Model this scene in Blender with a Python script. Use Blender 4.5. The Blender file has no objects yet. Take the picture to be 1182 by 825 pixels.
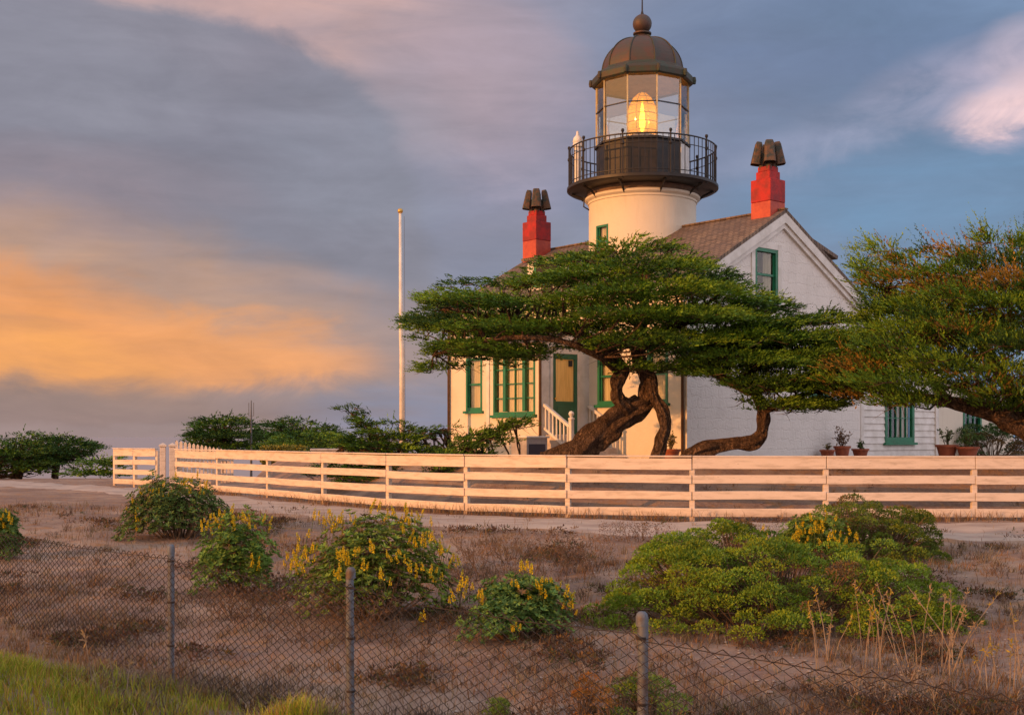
import bpy, math, random
import numpy as np
from mathutils import Vector, Matrix, noise
from mathutils.geometry import delaunay_2d_cdt

random.seed(7)
rng = np.random.default_rng(7)
scene = bpy.context.scene
COL = scene.collection
F, CX, HY, EYE = 1400.0, 591.0, 504.0, 1.55      # focal length in photo pixels, principal column, horizon row, eye height

def P(px, py, Y):
    return Vector(((px - CX) / F * Y, Y, EYE + (HY - py) / F * Y))

# ------------------------------------------------------------------ objects
def tag(o, label=None, cat=None, group=None, kind=None):
    if label: o['label'] = label
    if cat: o['category'] = cat
    if group: o['group'] = group
    if kind: o['kind'] = kind
    return o

def empty(name, loc=(0, 0, 0), rz=0.0, label=None, cat=None, group=None):
    o = bpy.data.objects.new(name, None)
    o.empty_display_size = 0.2
    o.location = loc
    o.rotation_euler = (0, 0, rz)
    COL.objects.link(o)
    return tag(o, label, cat, group)

def link(name, me, mat, parent=None):
    o = bpy.data.objects.new(name, me)
    COL.objects.link(o)
    if mat is not None:
        for m in (mat if isinstance(mat, (list, tuple)) else [mat]):
            me.materials.append(m)
    if parent is not None:
        o.parent = parent
    return o

def copy_tree(o, parent=None):
    c = o.copy()
    COL.objects.link(c)
    c.parent = parent
    for ch in list(o.children):
        copy_tree(ch, c)
    return c

class MB:
    def __init__(self):
        self.v = []; self.f = []
    def add(self, verts, faces):
        b = len(self.v)
        self.v.extend([tuple(p) for p in verts])
        self.f.extend([tuple(i + b for i in fc) for fc in faces])
        return self
    def box(self, c, s, m=None):
        x, y, z = s[0] / 2, s[1] / 2, s[2] / 2
        vs = [Vector((sx * x, sy * y, sz * z)) for sx in (-1, 1) for sy in (-1, 1) for sz in (-1, 1)]
        if m is not None: vs = [m @ p for p in vs]
        vs = [p + Vector(c) for p in vs]
        return self.add(vs, [(0, 1, 3, 2), (4, 6, 7, 5), (0, 4, 5, 1), (2, 3, 7, 6), (0, 2, 6, 4), (1, 5, 7, 3)])
    def hexa(self, p):       # 8 corners: bottom ring 0-3, top ring 4-7
        return self.add(p, [(3, 2, 1, 0), (4, 5, 6, 7), (0, 1, 5, 4), (1, 2, 6, 5), (2, 3, 7, 6), (3, 0, 4, 7)])
    def beam(self, a, b, w, h, up=Vector((0, 0, 1))):
        a, b = Vector(a), Vector(b)
        d = (b - a).normalized()
        if abs(d.dot(up)) > .98: up = Vector((.8, .6, 0))
        s = d.cross(up).normalized() * w / 2
        u = s.cross(d).normalized() * h / 2
        return self.hexa([a - s - u, a + s - u, b + s - u, b - s - u, a - s + u, a + s + u, b + s + u, b - s + u])
    def tube(self, pts, rad, n=8, cap=True, wob=0.0):
        pts = [Vector(p) for p in pts]
        if not hasattr(rad, '__len__'): rad = [rad] * len(pts)
        base = len(self.v)
        ref = Vector((0.31, 0.52, 0.79))
        prev = None
        for i, p in enumerate(pts):
            d = (pts[min(i + 1, len(pts) - 1)] - pts[max(i - 1, 0)])
            d = d.normalized() if d.length > 1e-9 else Vector((0, 0, 1))
            if prev is None:
                s = d.cross(ref)
                if s.length < 1e-3: s = d.cross(Vector((1, 0, 0)))
            else:
                s = prev - d * prev.dot(d)
            s.normalize(); prev = s
            t = d.cross(s)
            for k in range(n):
                a = 2 * math.pi * k / n
                r = rad[i]
                if wob:
                    r *= 1 + wob * (.7 * noise.noise(Vector((math.cos(a) * 1.7, math.sin(a) * 1.7, i * .10))) + .35 * noise.noise(Vector((math.cos(a) * 4, math.sin(a) * 4, i * .22 + 9))))
                self.v.append(tuple(p + s * math.cos(a) * r + t * math.sin(a) * r))
        for i in range(len(pts) - 1):
            for k in range(n):
                a = base + i * n + k; b = base + i * n + (k + 1) % n
                self.f.append((a, b, b + n, a + n))
        if cap:
            self.f.append(tuple(base + k for k in reversed(range(n))))
            self.f.append(tuple(base + (len(pts) - 1) * n + k for k in range(n)))
        return self
    def lathe(self, prof, n=32, c=(0, 0, 0), a0=0.0, arc=None):
        base = len(self.v); full = arc is None
        m = n if full else n + 1
        for r, z in prof:
            for k in range(m):
                a = a0 + (2 * math.pi * k / n if full else arc * k / n)
                self.v.append((c[0] + r * math.cos(a), c[1] + r * math.sin(a), c[2] + z))
        for i in range(len(prof) - 1):
            for k in range(n):
                a = base + i * m + k; b = base + i * m + (k + 1) % m
                self.f.append((a, b, b + m, a + m))
        return self
    def build(self, name, mat, parent=None, smooth=False, bevel=0.0):
        me = bpy.data.meshes.new(name)
        me.from_pydata(self.v, [], self.f)
        me.update()
        if smooth:
            me.polygons.foreach_set('use_smooth', [True] * len(me.polygons))
        o = link(name, me, mat, parent)
        if bevel:
            md = o.modifiers.new('bevel', 'BEVEL'); md.width = bevel; md.segments = 1; md.limit_method = 'ANGLE'
        if smooth == 'auto':
            md = o.modifiers.new('split', 'EDGE_SPLIT'); md.split_angle = math.radians(40)
        return o

def quads_mesh(name, V, C=None):
    """V: (N,4,3) quads; C: (N,3) colour per quad"""
    n = len(V)
    me = bpy.data.meshes.new(name)
    me.vertices.add(n * 4); me.loops.add(n * 4); me.polygons.add(n)
    me.vertices.foreach_set('co', np.ascontiguousarray(V, dtype=np.float32).ravel())
    me.loops.foreach_set('vertex_index', np.arange(n * 4, dtype=np.int32))
    me.polygons.foreach_set('loop_start', np.arange(0, n * 4, 4, dtype=np.int32))
    me.polygons.foreach_set('loop_total', np.full(n, 4, dtype=np.int32))
    if C is not None:
        at = me.color_attributes.new('tint', 'FLOAT_COLOR', 'POINT')
        c4 = np.ones((n, 4, 4), dtype=np.float32)
        c4[:, :, :3] = C[:, None, :]
        at.data.foreach_set('color', c4.ravel())
    me.update(calc_edges=True)
    return me

def unit(a):
    return a / np.maximum(np.linalg.norm(a, axis=-1, keepdims=True), 1e-9)

def leaves(base, d, ln, w, g, curl=0.0, flatn=0.0):
    """diamond leaves: base (N,3), direction (N,3), length (N,), width (N,)"""
    r = g.normal(size=base.shape)
    if flatn: r = r * (1 - flatn) + np.array([0, 0, 1.6 * flatn])
    s = unit(np.cross(d, r)) * w[:, None] / 2
    mid = base + d * (ln * .45)[:, None]
    tip = base + d * ln[:, None]
    if curl: tip[:, 2] -= curl * ln
    return np.stack([base, mid + s, tip, mid - s], axis=1)

def sprays(c, d, L, nleaf, ll, lw, spread, g, col, colvar=.25, up=.15, flatn=0.0):
    N = len(c)
    t = (np.arange(nleaf) + .5) / nleaf
    t = np.tile(t, (N, 1)) + g.uniform(-.04, .04, (N, nleaf))
    b = c[:, None, :] + d[:, None, :] * (L[:, None] * t)[:, :, None]
    r = g.normal(size=(N, nleaf, 3)); 
    ld = unit(d[:, None, :] + spread * unit(r) + np.array([0, 0, up]))
    s = (1.15 - .6 * t) * g.uniform(.7, 1.25, (N, nleaf))
    b = b.reshape(-1, 3); ld = ld.reshape(-1, 3)
    q = leaves(b, ld, (ll * s).ravel(), (lw * s).ravel(), g, flatn=flatn)
    cc = np.repeat(col * g.uniform(1 - colvar, 1 + colvar, (N, 1)), nleaf, axis=0) * g.uniform(.8, 1.2, (N * nleaf, 1))
    return q, cc

# ------------------------------------------------------------------ materials
def srgb(r, g, b):
    f = lambda c: (c / 12.92 if c <= .04045 else ((c + .055) / 1.055) ** 2.4)
    return (f(r / 255), f(g / 255), f(b / 255))

class NT:
    """tiny helper to write node maths"""
    def __init__(self, tree): self.t = tree
    def n(self, typ, **k):
        o = self.t.nodes.new(typ)
        for a, b in k.items(): setattr(o, a, b)
        return o
    def l(self, a, b): self.t.links.new(a, b)
    def m(self, op, a, b=0.0, c=0.0, clamp=False):
        o = self.n('ShaderNodeMath', operation=op, use_clamp=clamp)
        for i, x in enumerate((a, b, c)):
            if isinstance(x, (int, float)): o.inputs[i].default_value = x
            else: self.l(x, o.inputs[i])
        return o.outputs[0]
    def ramp(self, x, lo, hi):        # smooth 0..1
        o = self.n('ShaderNodeMapRange', interpolation_type='SMOOTHSTEP')
        self.l(x, o.inputs[0]); o.inputs[1].default_value = lo; o.inputs[2].default_value = hi
        return o.outputs[0]
    def mix(self, f, a, b):
        o = self.n('ShaderNodeMix', data_type='RGBA')
        for i, x in ((0, f), (6, a), (7, b)):
            if isinstance(x, (int, float)): o.inputs[i].default_value = x
            elif isinstance(x, (tuple, list)): o.inputs[i].default_value = (*x[:3], 1)
            else: self.l(x, o.inputs[i])
        return o.outputs[2]
    def noise(self, vec, scale, detail=4, rough=.55, dist=0.0):
        o = self.n('ShaderNodeTexNoise')
        o.inputs['Scale'].default_value = scale; o.inputs['Detail'].default_value = detail
        o.inputs['Roughness'].default_value = rough; o.inputs['Distortion'].default_value = dist
        if vec is not None: self.l(vec, o.inputs['Vector'])
        return o.outputs[0]
    def scale(self, vec, s):
        o = self.n('ShaderNodeVectorMath', operation='MULTIPLY'); self.l(vec, o.inputs[0]); o.inputs[1].default_value = s
        return o.outputs[0]

def newmat(name):
    m = bpy.data.materials.new(name); m.use_nodes = True
    t = NT(m.node_tree); b = m.node_tree.nodes['Principled BSDF']
    return m, t, b

def objco(t):
    return t.n('ShaderNodeTexCoord').outputs['Object']

def mat(name, c1, c2=None, scale=6.0, rough=.7, metal=0.0, bump=0.0, bscale=40.0, lo=.35, hi=.65, stretch=None, spec=None):
    m, t, b = newmat(name)
    co = objco(t)
    if stretch: co = t.scale(co, stretch)
    if c2 is None: c2 = tuple(x * .8 for x in c1)
    nz = t.ramp(t.noise(co, scale, 6), lo, hi)
    t.l(t.mix(nz, c1, c2), b.inputs['Base Color'])
    b.inputs['Roughness'].default_value = rough; b.inputs['Metallic'].default_value = metal
    if spec is not None: b.inputs['Specular IOR Level'].default_value = spec
    if bump:
        bp = t.n('ShaderNodeBump'); bp.inputs['Strength'].default_value = bump; bp.inputs['Distance'].default_value = .02
        t.l(t.noise(co, bscale, 5), bp.inputs['Height']); t.l(bp.outputs[0], b.inputs['Normal'])
    return m

def leafmat(name, rough=.65, trans=.25, tcol=(1.0, 1.0, .5)):
    m, t, b = newmat(name)
    a = t.n('ShaderNodeAttribute', attribute_name='tint')
    t.l(a.outputs['Color'], b.inputs['Base Color'])
    b.inputs['Roughness'].default_value = rough; b.inputs['Specular IOR Level'].default_value = .25
    tr = t.n('ShaderNodeBsdfTranslucent')
    mc = t.n('ShaderNodeMix', data_type='RGBA', blend_type='MULTIPLY'); mc.inputs[0].default_value = 1
    t.l(a.outputs['Color'], mc.inputs[6]); mc.inputs[7].default_value = (*tcol, 1)
    t.l(mc.outputs[2], tr.inputs['Color'])
    mx = t.n('ShaderNodeMixShader'); mx.inputs[0].default_value = trans
    t.l(b.outputs[0], mx.inputs[1]); t.l(tr.outputs[0], mx.inputs[2])
    t.l(mx.outputs[0], m.node_tree.nodes['Material Output'].inputs['Surface'])
    return m

M = {}
def wallmat(name, base, dirt, brick=None):
    m, t, b = newmat(name)
    co = objco(t)
    n1 = t.ramp(t.noise(co, 1.3, 6), .45, .8)
    st = t.ramp(t.noise(t.scale(co, (5, 5, .5)), 1.6, 5), .5, .8)
    c = t.mix(t.m('MULTIPLY', n1, .5), base, dirt)
    c = t.mix(t.m('MULTIPLY', st, .35), c, dirt)
    t.l(c, b.inputs['Base Color']); b.inputs['Roughness'].default_value = .75
    h = t.noise(co, 14, 6)
    if brick:
        br = t.n('ShaderNodeTexBrick')
        br.inputs['Scale'].default_value = 1.0; br.inputs['Brick Width'].default_value = brick[0]
        br.inputs['Row Height'].default_value = brick[1]; br.inputs['Mortar Size'].default_value = .018
        br.inputs['Mortar Smooth'].default_value = .6
        br.inputs['Color1'].default_value = (1, 1, 1, 1); br.inputs['Color2'].default_value = (.72, .72, .72, 1); br.inputs['Mortar'].default_value = (0, 0, 0, 1)
        sx = t.n('ShaderNodeSeparateXYZ'); t.l(co, sx.inputs[0])
        cb = t.n('ShaderNodeCombineXYZ')
        wob = t.m('MULTIPLY', t.noise(co, 4, 4), .30)
        t.l(t.m('ADD', t.m('ADD', sx.outputs[0], sx.outputs[1]), wob), cb.inputs[0]); t.l(t.m('ADD', sx.outputs[2], wob), cb.inputs[1])
        t.l(cb.outputs[0], br.inputs['Vector'])
        h = t.m('ADD', t.m('MULTIPLY', h, .8), t.m('MULTIPLY', br.outputs['Color'], .34))
    bp = t.n('ShaderNodeBump'); bp.inputs['Strength'].default_value = .75 if brick else .3; bp.inputs['Distance'].default_value = .025
    t.l(h, bp.inputs['Height']); t.l(bp.outputs[0], b.inputs['Normal'])
    return m
M['plaster'] = wallmat('painted_plaster', (.66, .60, .50), (.52, .46, .37))
M['stone'] = wallmat('painted_stone', (.72, .69, .66), (.56, .53, .50), (.55, .27))
M['trim'] = mat('white_paint', (.70, .67, .64), (.58, .55, .51), 3, .5, bump=.1, bscale=30)
def fencemat():
    m, t, b = newmat('weathered_white_paint')
    co = objco(t); st = t.scale(co, (1.0, 1.0, 6.0))
    c = t.mix(t.ramp(t.noise(st, 2.4, 7, .6), .42, .72), (.64, .54, .46), (.46, .38, .31))
    c = t.mix(t.m('MULTIPLY', t.ramp(t.noise(st, 9, 6, .7), .60, .70), .7), c, (.22, .17, .13))
    sx = t.n('ShaderNodeSeparateXYZ'); t.l(co, sx.inputs[0])
    low = t.m('MULTIPLY', t.ramp(t.m('ADD', sx.outputs[2], t.m('MULTIPLY', t.noise(co, 6, 5), .25)), .34, .10), .55)
    c = t.mix(low, c, (.30, .21, .16))
    t.l(c, b.inputs['Base Color']); b.inputs['Roughness'].default_value = .6
    bp = t.n('ShaderNodeBump'); bp.inputs['Strength'].default_value = .35; bp.inputs['Distance'].default_value = .01
    t.l(t.noise(st, 26, 5), bp.inputs['Height']); t.l(bp.outputs[0], b.inputs['Normal'])
    return m
M['fence'] = fencemat()
M['green'] = mat('green_paint', (.006, .17, .085), (.008, .13, .065), 4, .42, bump=.08)
M['door'] = mat('green_paint_shaded', (.004, .12, .075), (.004, .095, .06), 4, .42, bump=.08)  # window green darkened, the shade on the door side put into its colour
M['red'] = mat('red_paint', (.40, .010, .010), (.22, .012, .014), 4, .7, bump=.25, bscale=12)
M['redbase'] = mat('faded_red_paint', (.46, .075, .04), (.36, .05, .035), 5, .65, bump=.25, bscale=12)
M['copper'] = mat('aged_copper', (.085, .048, .040), (.062, .055, .048), 3.5, .6, metal=.35, bump=.2, bscale=10)
M['verd'] = mat('green_copper_edge', (.055, .04, .028), (.035, .05, .034), 5, .6, metal=.3, bump=.2)
M['cowl'] = mat('rusty_cowl_metal', (.11, .06, .035), (.035, .04, .034), 7, .65, lo=.42, hi=.6, metal=.2, bump=.2)
M['black'] = mat('black_iron', (.012, .011, .012), (.024, .018, .016), 4, .5, metal=.2, bump=.1)
M['under'] = mat('bare_timber_band', (.15, .085, .05), (.08, .05, .035), 4, .7, bump=.2)
M['pipe'] = mat('brown_downpipe', (.14, .075, .04), (.10, .055, .03), 5, .55)
M['curtain'] = mat('cream_curtain', (.72, .66, .50), (.55, .48, .34), 3, .9, stretch=(14, 14, .4), lo=.3, hi=.7)
M['dark'] = mat('dark_room', (.03, .028, .03), (.02, .02, .022), 2, .9)
M['navy'] = mat('navy_panel', (.012, .016, .05), (.01, .012, .035), 4, .5)
M['pole'] = mat('pole_paint', (.74, .70, .64), (.62, .56, .50), 3, .45)
M['gold'] = mat('gilded_ball', (.62, .40, .10), None, 5, .35, metal=.6)
M['mast'] = mat('grey_mast', (.10, .10, .11), None, 5, .6)
M['terra'] = mat('terracotta', (.36, .10, .045), (.26, .07, .035), 7, .8, bump=.2)
M['soil_pot'] = mat('potting_soil', (.04, .028, .02), None, 20, .95)
M['timber'] = mat('stair_boards', (.62, .55, .50), (.45, .38, .34), 4, .7, bump=.15)
M['weathered'] = mat('weathered_board', (.42, .40, .42), (.30, .28, .30), 4, .8)
M['galv'] = mat('galvanised_pipe', (.105, .12, .15), (.085, .055, .04), 9, .6, metal=.1, bump=.3, lo=.48, hi=.68)
M['wire'] = mat('rusty_wire', (.016, .012, .012), (.035, .02, .014), 8, .85)
def barkmat():
    m, t, b = newmat('cypress_bark')
    co = objco(t); st = t.scale(co, (2.0, 2.0, 1.0))
    n1 = t.ramp(t.noise(st, 3.0, 7, .65, .8), .36, .62); n2 = t.ramp(t.noise(st, 11, 6, .65, 1.2), .34, .60)
    c = t.mix(n1, (.14, .088, .06), (.28, .175, .11)); c = t.mix(t.m('SUBTRACT', 1.0, n2), c, (.055, .034, .025))
    t.l(c, b.inputs['Base Color']); b.inputs['Roughness'].default_value = .95; b.inputs['Specular IOR Level'].default_value = .15
    bp = t.n('ShaderNodeBump'); bp.inputs['Strength'].default_value = 1.0; bp.inputs['Distance'].default_value = .06
    t.l(t.m('ADD', n2, t.noise(st, 26, 4)), bp.inputs['Height']); t.l(bp.outputs[0], b.inputs['Normal'])
    return m
M['bark'] = barkmat()
M['twig'] = mat('dry_twig', (.16, .10, .06), (.09, .055, .035), 9, .9)
M['straw'] = mat('pale_dry_stem', (.30, .23, .165), (.19, .14, .10), 6, .85)
M['rock'] = mat('field_stone', (.36, .31, .28), (.22, .18, .16), 7, .9, bump=.5, bscale=14)
M['leaf'] = leafmat('foliage', .65, .15)
M['cyp'] = leafmat('cypress_foliage', .6, .06)
M['petal'] = leafmat('petals', .6, .35, (1, .9, .4))
M['blade'] = leafmat('grass_blades', .75, .3, (1, 1, .6))

def shinglemat():
    m, t, b = newmat('roof_shingles')
    co = objco(t); sx = t.n('ShaderNodeSeparateXYZ'); t.l(co, sx.inputs[0])
    cb = t.n('ShaderNodeCombineXYZ'); t.l(sx.outputs[0], cb.inputs[0]); t.l(t.m('MULTIPLY', sx.outputs[1], 1.15), cb.inputs[1])
    br = t.n('ShaderNodeTexBrick'); br.inputs['Scale'].default_value = 1; br.inputs['Brick Width'].default_value = .19
    br.inputs['Row Height'].default_value = .15; br.inputs['Mortar Size'].default_value = .012; br.inputs['Bias'].default_value = 0
    br.inputs['Color1'].default_value = (.235, .165, .115, 1); br.inputs['Color2'].default_value = (.115, .078, .058, 1); br.inputs['Mortar'].default_value = (.035, .025, .02, 1)
    t.l(cb.outputs[0], br.inputs['Vector'])
    nz = t.ramp(t.noise(co, 1.1, 6), .35, .75)
    t.l(t.mix(t.m('MULTIPLY', nz, .55), br.outputs['Color'], (.10, .075, .07)), b.inputs['Base Color'])
    b.inputs['Roughness'].default_value = .85
    # saw-tooth courses
    fr = t.m('FRACT', t.m('DIVIDE', t.m('MULTIPLY', sx.outputs[1], 1.15), .15))
    bp = t.n('ShaderNodeBump'); bp.inputs['Strength'].default_value = .8; bp.inputs['Distance'].default_value = .02
    t.l(t.m('ADD', t.m('MULTIPLY', fr, -1.0), t.m('ADD', t.m('MULTIPLY', br.outputs['Fac'], -.5), t.noise(co, 20, 4))), bp.inputs['Height']); t.l(bp.outputs[0], b.inputs['Normal'])
    return m
M['roof'] = shinglemat()

def panemat(name, tint, refl=.30):
    m, t, b = newmat(name)
    tr = t.n('ShaderNodeBsdfTransparent'); tr.inputs[0].default_value = (*tint, 1)
    gl = t.n('ShaderNodeBsdfGlossy'); gl.inputs['Roughness'].default_value = .03
    co = objco(t); bp = t.n('ShaderNodeBump'); bp.inputs['Strength'].default_value = .08; bp.inputs['Distance'].default_value = .02
    t.l(t.noise(co, 3, 2), bp.inputs['Height']); t.l(bp.outputs[0], gl.inputs['Normal'])
    lw = t.n('ShaderNodeFresnel'); lw.inputs[0].default_value = 1.5
    mx = t.n('ShaderNodeMixShader'); t.l(t.m('ADD', lw.outputs[0], refl, clamp=True), mx.inputs[0])
    t.l(tr.outputs[0], mx.inputs[1]); t.l(gl.outputs[0], mx.inputs[2])
    t.l(mx.outputs[0], m.node_tree.nodes['Material Output'].inputs['Surface'])
    return m
M['pane'] = panemat('window_glass', (.95, .97, .96), .05)
M['lglass'] = panemat('lantern_glass', (.95, .98, .96), .15)
def emis(name, c, s):
    m, t, b = newmat(name)
    nz = t.noise(objco(t), 6, 2)
    b.inputs['Base Color'].default_value = (*c, 1)
    b.inputs['Emission Color'].default_value = (*c, 1)
    t.l(t.m('ADD', t.m('MULTIPLY', nz, .3 * s), .85 * s), b.inputs['Emission Strength'])
    return m
M['bulb'] = emis('lit_lamp', (1.0, .50, .05), 9.0)
def lensmat():
    m, t, b = newmat('amber_lens_glass')
    sx = t.n('ShaderNodeSeparateXYZ'); t.l(objco(t), sx.inputs[0])
    fr = t.m('FRACT', t.m('MULTIPLY', sx.outputs[2], 9.0))
    tr = t.n('ShaderNodeBsdfTransparent'); tr.inputs[0].default_value = (1, .80, .42, 1)
    tl = t.n('ShaderNodeBsdfTranslucent'); tl.inputs[0].default_value = (.95, .62, .2, 1)
    gl = t.n('ShaderNodeBsdfGlossy'); gl.inputs[0].default_value = (.9, .75, .5, 1); gl.inputs['Roughness'].default_value = .12
    m1 = t.n('ShaderNodeMixShader'); t.l(t.m('ADD', t.m('MULTIPLY', fr, .35), .25), m1.inputs[0]); t.l(tr.outputs[0], m1.inputs[1]); t.l(tl.outputs[0], m1.inputs[2])
    em = t.n('ShaderNodeEmission'); em.inputs[0].default_value = (1, .40, .02, 1); em.inputs[1].default_value = .34
    ad = t.n('ShaderNodeAddShader'); t.l(m1.outputs[0], ad.inputs[0]); t.l(em.outputs[0], ad.inputs[1])
    m2 = t.n('ShaderNodeMixShader'); m2.inputs[0].default_value = .14; t.l(ad.outputs[0], m2.inputs[1]); t.l(gl.outputs[0], m2.inputs[2])
    t.l(m2.outputs[0], m.node_tree.nodes['Material Output'].inputs['Surface'])
    return m
M['lens'] = lensmat()

# ------------------------------------------------------------------ camera, sun, sky
cam = bpy.data.cameras.new('camera'); co_ = bpy.data.objects.new('camera', cam); COL.objects.link(co_)
co_.location = (0, 0, EYE); co_.rotation_euler = (math.pi / 2, 0, 0)
cam.sensor_width = 36; cam.lens = 36 * F / 1182; cam.shift_y = (HY - 412.5) / 1182
cam.clip_end = 80000; cam.clip_start = .05
scene.camera = co_

SUN_EL = math.radians(11)
sd = Vector((-.85, -.527, 0)).normalized()
sun_dir = Vector((sd.x * math.cos(SUN_EL), sd.y * math.cos(SUN_EL), math.sin(SUN_EL)))
sl = bpy.data.lights.new('sun', 'SUN'); so = bpy.data.objects.new('sun', sl); COL.objects.link(so)
sl.energy = 3.3; sl.angle = math.radians(.6); sl.color = (1.0, .41, .12)
so.rotation_euler = sun_dir.to_track_quat('Z', 'Y').to_euler()

def build_world():
    w = bpy.data.worlds.new('World'); scene.world = w; w.use_nodes = True
    nt = w.node_tree; t = NT(nt)
    bg = nt.nodes['Background']
    sky = t.n('ShaderNodeTexSky', sky_type='NISHITA'); sky.sun_disc = False
    sky.sun_elevation = SUN_EL; sky.sun_rotation = math.atan2(sun_dir.x, sun_dir.y) % (2 * math.pi)
    sky.dust_density = 2.0
    d = t.n('ShaderNodeTexCoord').outputs['Generated']
    s = t.n('ShaderNodeSeparateXYZ'); t.l(d, s.inputs[0])
    X, Y, Z = s.outputs
    n1 = t.m('SUBTRACT', t.noise(t.scale(d, (1, 1, 2.2)), 3.2, 7, .55), .5)
    n2 = t.m('SUBTRACT', t.noise(t.scale(d, (1.3, 1.1, 3.0)), 7.5, 7, .6, .6), .5)
    n3 = t.m('SUBTRACT', t.noise(t.scale(d, (1, 1, 7.0)), 5.0, 6, .55, .4), .5)
    az = t.m('ADD', t.m('ARCTAN2', X, Y), t.m('MULTIPLY', n1, .10))
    el = t.m('ADD', t.m('ARCSINE', Z), t.m('ADD', t.m('MULTIPLY', n1, .07), t.m('MULTIPLY', n2, .045)))
    def ae(px, py):
        a = math.atan((px - CX) / F)
        return a, math.atan((HY - py) / F * math.cos(a))
    col = [None]
    def lay(px, py, rx, ry, c, strength=1.0, inner=.25, power=2, rot=0.0, tex=None):
        a0, e0 = ae(px, py)
        u = t.m('SUBTRACT', az, a0); v = t.m('SUBTRACT', el, e0)
        if rot:
            cr, sr = math.cos(rot), math.sin(rot)
            u, v = (t.m('ADD', t.m('MULTIPLY', u, cr), t.m('MULTIPLY', v, sr)), t.m('SUBTRACT', t.m('MULTIPLY', v, cr), t.m('MULTIPLY', u, sr)))
        u = t.m('POWER', t.m('ABSOLUTE', t.m('DIVIDE', u, rx / F)), power)
        v = t.m('POWER', t.m('ABSOLUTE', t.m('DIVIDE', v, ry / F)), power)
        r = t.m('ADD', u, v)
        o = t.n('ShaderNodeMapRange', interpolation_type='SMOOTHSTEP'); t.l(r, o.inputs[0])
        o.inputs[1].default_value = 1.0; o.inputs[2].default_value = inner; o.inputs[3].default_value = 0; o.inputs[4].default_value = strength
        f = o.outputs[0]
        if tex is not None: f = t.m('MULTIPLY', f, tex, clamp=True)
        col[0] = t.mix(f, col[0], srgb(*c))
    # clear evening sky behind broken cloud, left to right
    g = t.ramp(t.m('ARCTAN2', X, Y), -.10, .34)
    col[0] = t.mix(g, srgb(152, 148, 164), srgb(118, 140, 172))
    streak = t.m('ADD', .75, t.m('MULTIPLY', n3, 1.6))
    mott2 = t.m('ADD', .85, t.m('MULTIPLY', n2, 3.4))
    soft = t.m('ADD', .9, t.m('MULTIPLY', n3, .9))
    mott = t.m('ADD', .8, t.m('MULTIPLY', n2, 1.8))
    lay(800, 160, 330, 120, (122, 128, 156), .75, .1, tex=streak)
    lay(960, 60, 330, 90, (106, 122, 154), .7, .1, rot=-.12, tex=streak)
    lay(1040, 230, 260, 75, (108, 142, 176), .8, .1, tex=streak)
    lay(1170, 112, 120, 66, (196, 178, 194), .7, .0, rot=.2, tex=mott2)
    lay(1090, 95, 150, 40, (176, 168, 190), .6, .0, rot=.3, tex=mott2)
    lay(1000, 150, 200, 34, (150, 156, 182), .6, .0, rot=.2, tex=mott2)
    lay(1172, 118, 90, 34, (244, 208, 208), .95, .0, rot=.25, tex=mott2)
    lay(1185, 60, 60, 50, (205, 186, 198), .7, .0, rot=.6, tex=mott)
    lay(330, 10, 420, 140, (206, 168, 160), .95, .2, rot=-.3, tex=streak)
    lay(560, 130, 180, 170, (164, 154, 172), .7, .1, rot=-.5, tex=streak)
    lay(520, 300, 160, 150, (128, 132, 154), .8, .1, tex=streak)
    # the big cloud bank
    lay(110, 285, 385, 272, (137, 134, 148), .95, .72, power=3)
    lay(60, 60, 260, 120, (146, 145, 156), .4, .1, tex=mott)
    lay(420, 170, 170, 130, (140, 143, 158), .5, .1, tex=mott)
    lay(40, 225, 260, 70, (150, 130, 136), .6, .05, tex=mott)
    lay(60, 455, 600, 170, (172, 142, 136), .85, .1, tex=soft)
    lay(430, 440, 230, 90, (172, 146, 142), .7, .1, tex=streak)
    lay(40, 350, 430, 125, (200, 156, 128), .85, .05, rot=-.12, tex=soft)
    lay(0, 368, 330, 78, (252, 164, 92), .95, .05, rot=-.12, tex=soft)
    lay(270, 398, 190, 48, (250, 168, 104), .9, .05, rot=-.12, tex=soft)
    lay(20, 400, 240, 46, (255, 176, 98), .65, .05, rot=-.10, tex=streak)
    lay(100, 468, 440, 44, (154, 132, 128), .8, .0, tex=soft)
    lay(360, 456, 130, 34, (150, 135, 140), .6, .1, tex=streak)
    lay(60, 503, 460, 22, (170, 148, 146), .7, .1)
    lay(520, 480, 220, 50, (134, 142, 168), .85, .2, tex=streak)
    n4 = t.m('SUBTRACT', t.noise(t.scale(d, (1, 1, 3.2)), 14.0, 8, .62, .8), .5)
    lum = t.m('ADD', 1.0, t.m('ADD', t.m('MULTIPLY', n3, .42), t.m('ADD', t.m('MULTIPLY', n2, .38), t.m('MULTIPLY', n4, .20))))
    vm = t.n('ShaderNodeVectorMath', operation='SCALE'); t.l(col[0], vm.inputs[0]); t.l(lum, vm.inputs['Scale'])
    col[0] = vm.outputs[0]
    front = t.ramp(Y, .30, .75)
    # the half of the sky behind the camera: the glow round the setting sun, soft cloud elsewhere
    dt = t.n('ShaderNodeVectorMath', operation='DOT_PRODUCT'); t.l(d, dt.inputs[0]); dt.inputs[1].default_value = sun_dir
    glow = t.m('POWER', t.m('MAXIMUM', dt.outputs['Value'], 0.0), 1.2)
    cl = t.ramp(t.noise(t.scale(d, (1, 1, 2.5)), 2.2, 7, .55), .35, .7)
    back = t.mix(cl, (.78, .80, .98), (1.38, 1.14, 1.08))
    back = t.mix(t.m('MULTIPLY', glow, 1.0), back, (1.15, .60, .22))
    zen = t.ramp(Z, .45, .9)
    back = t.mix(zen, back, (.74, .76, .86))
    cloud = t.mix(front, back, col[0])
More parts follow.
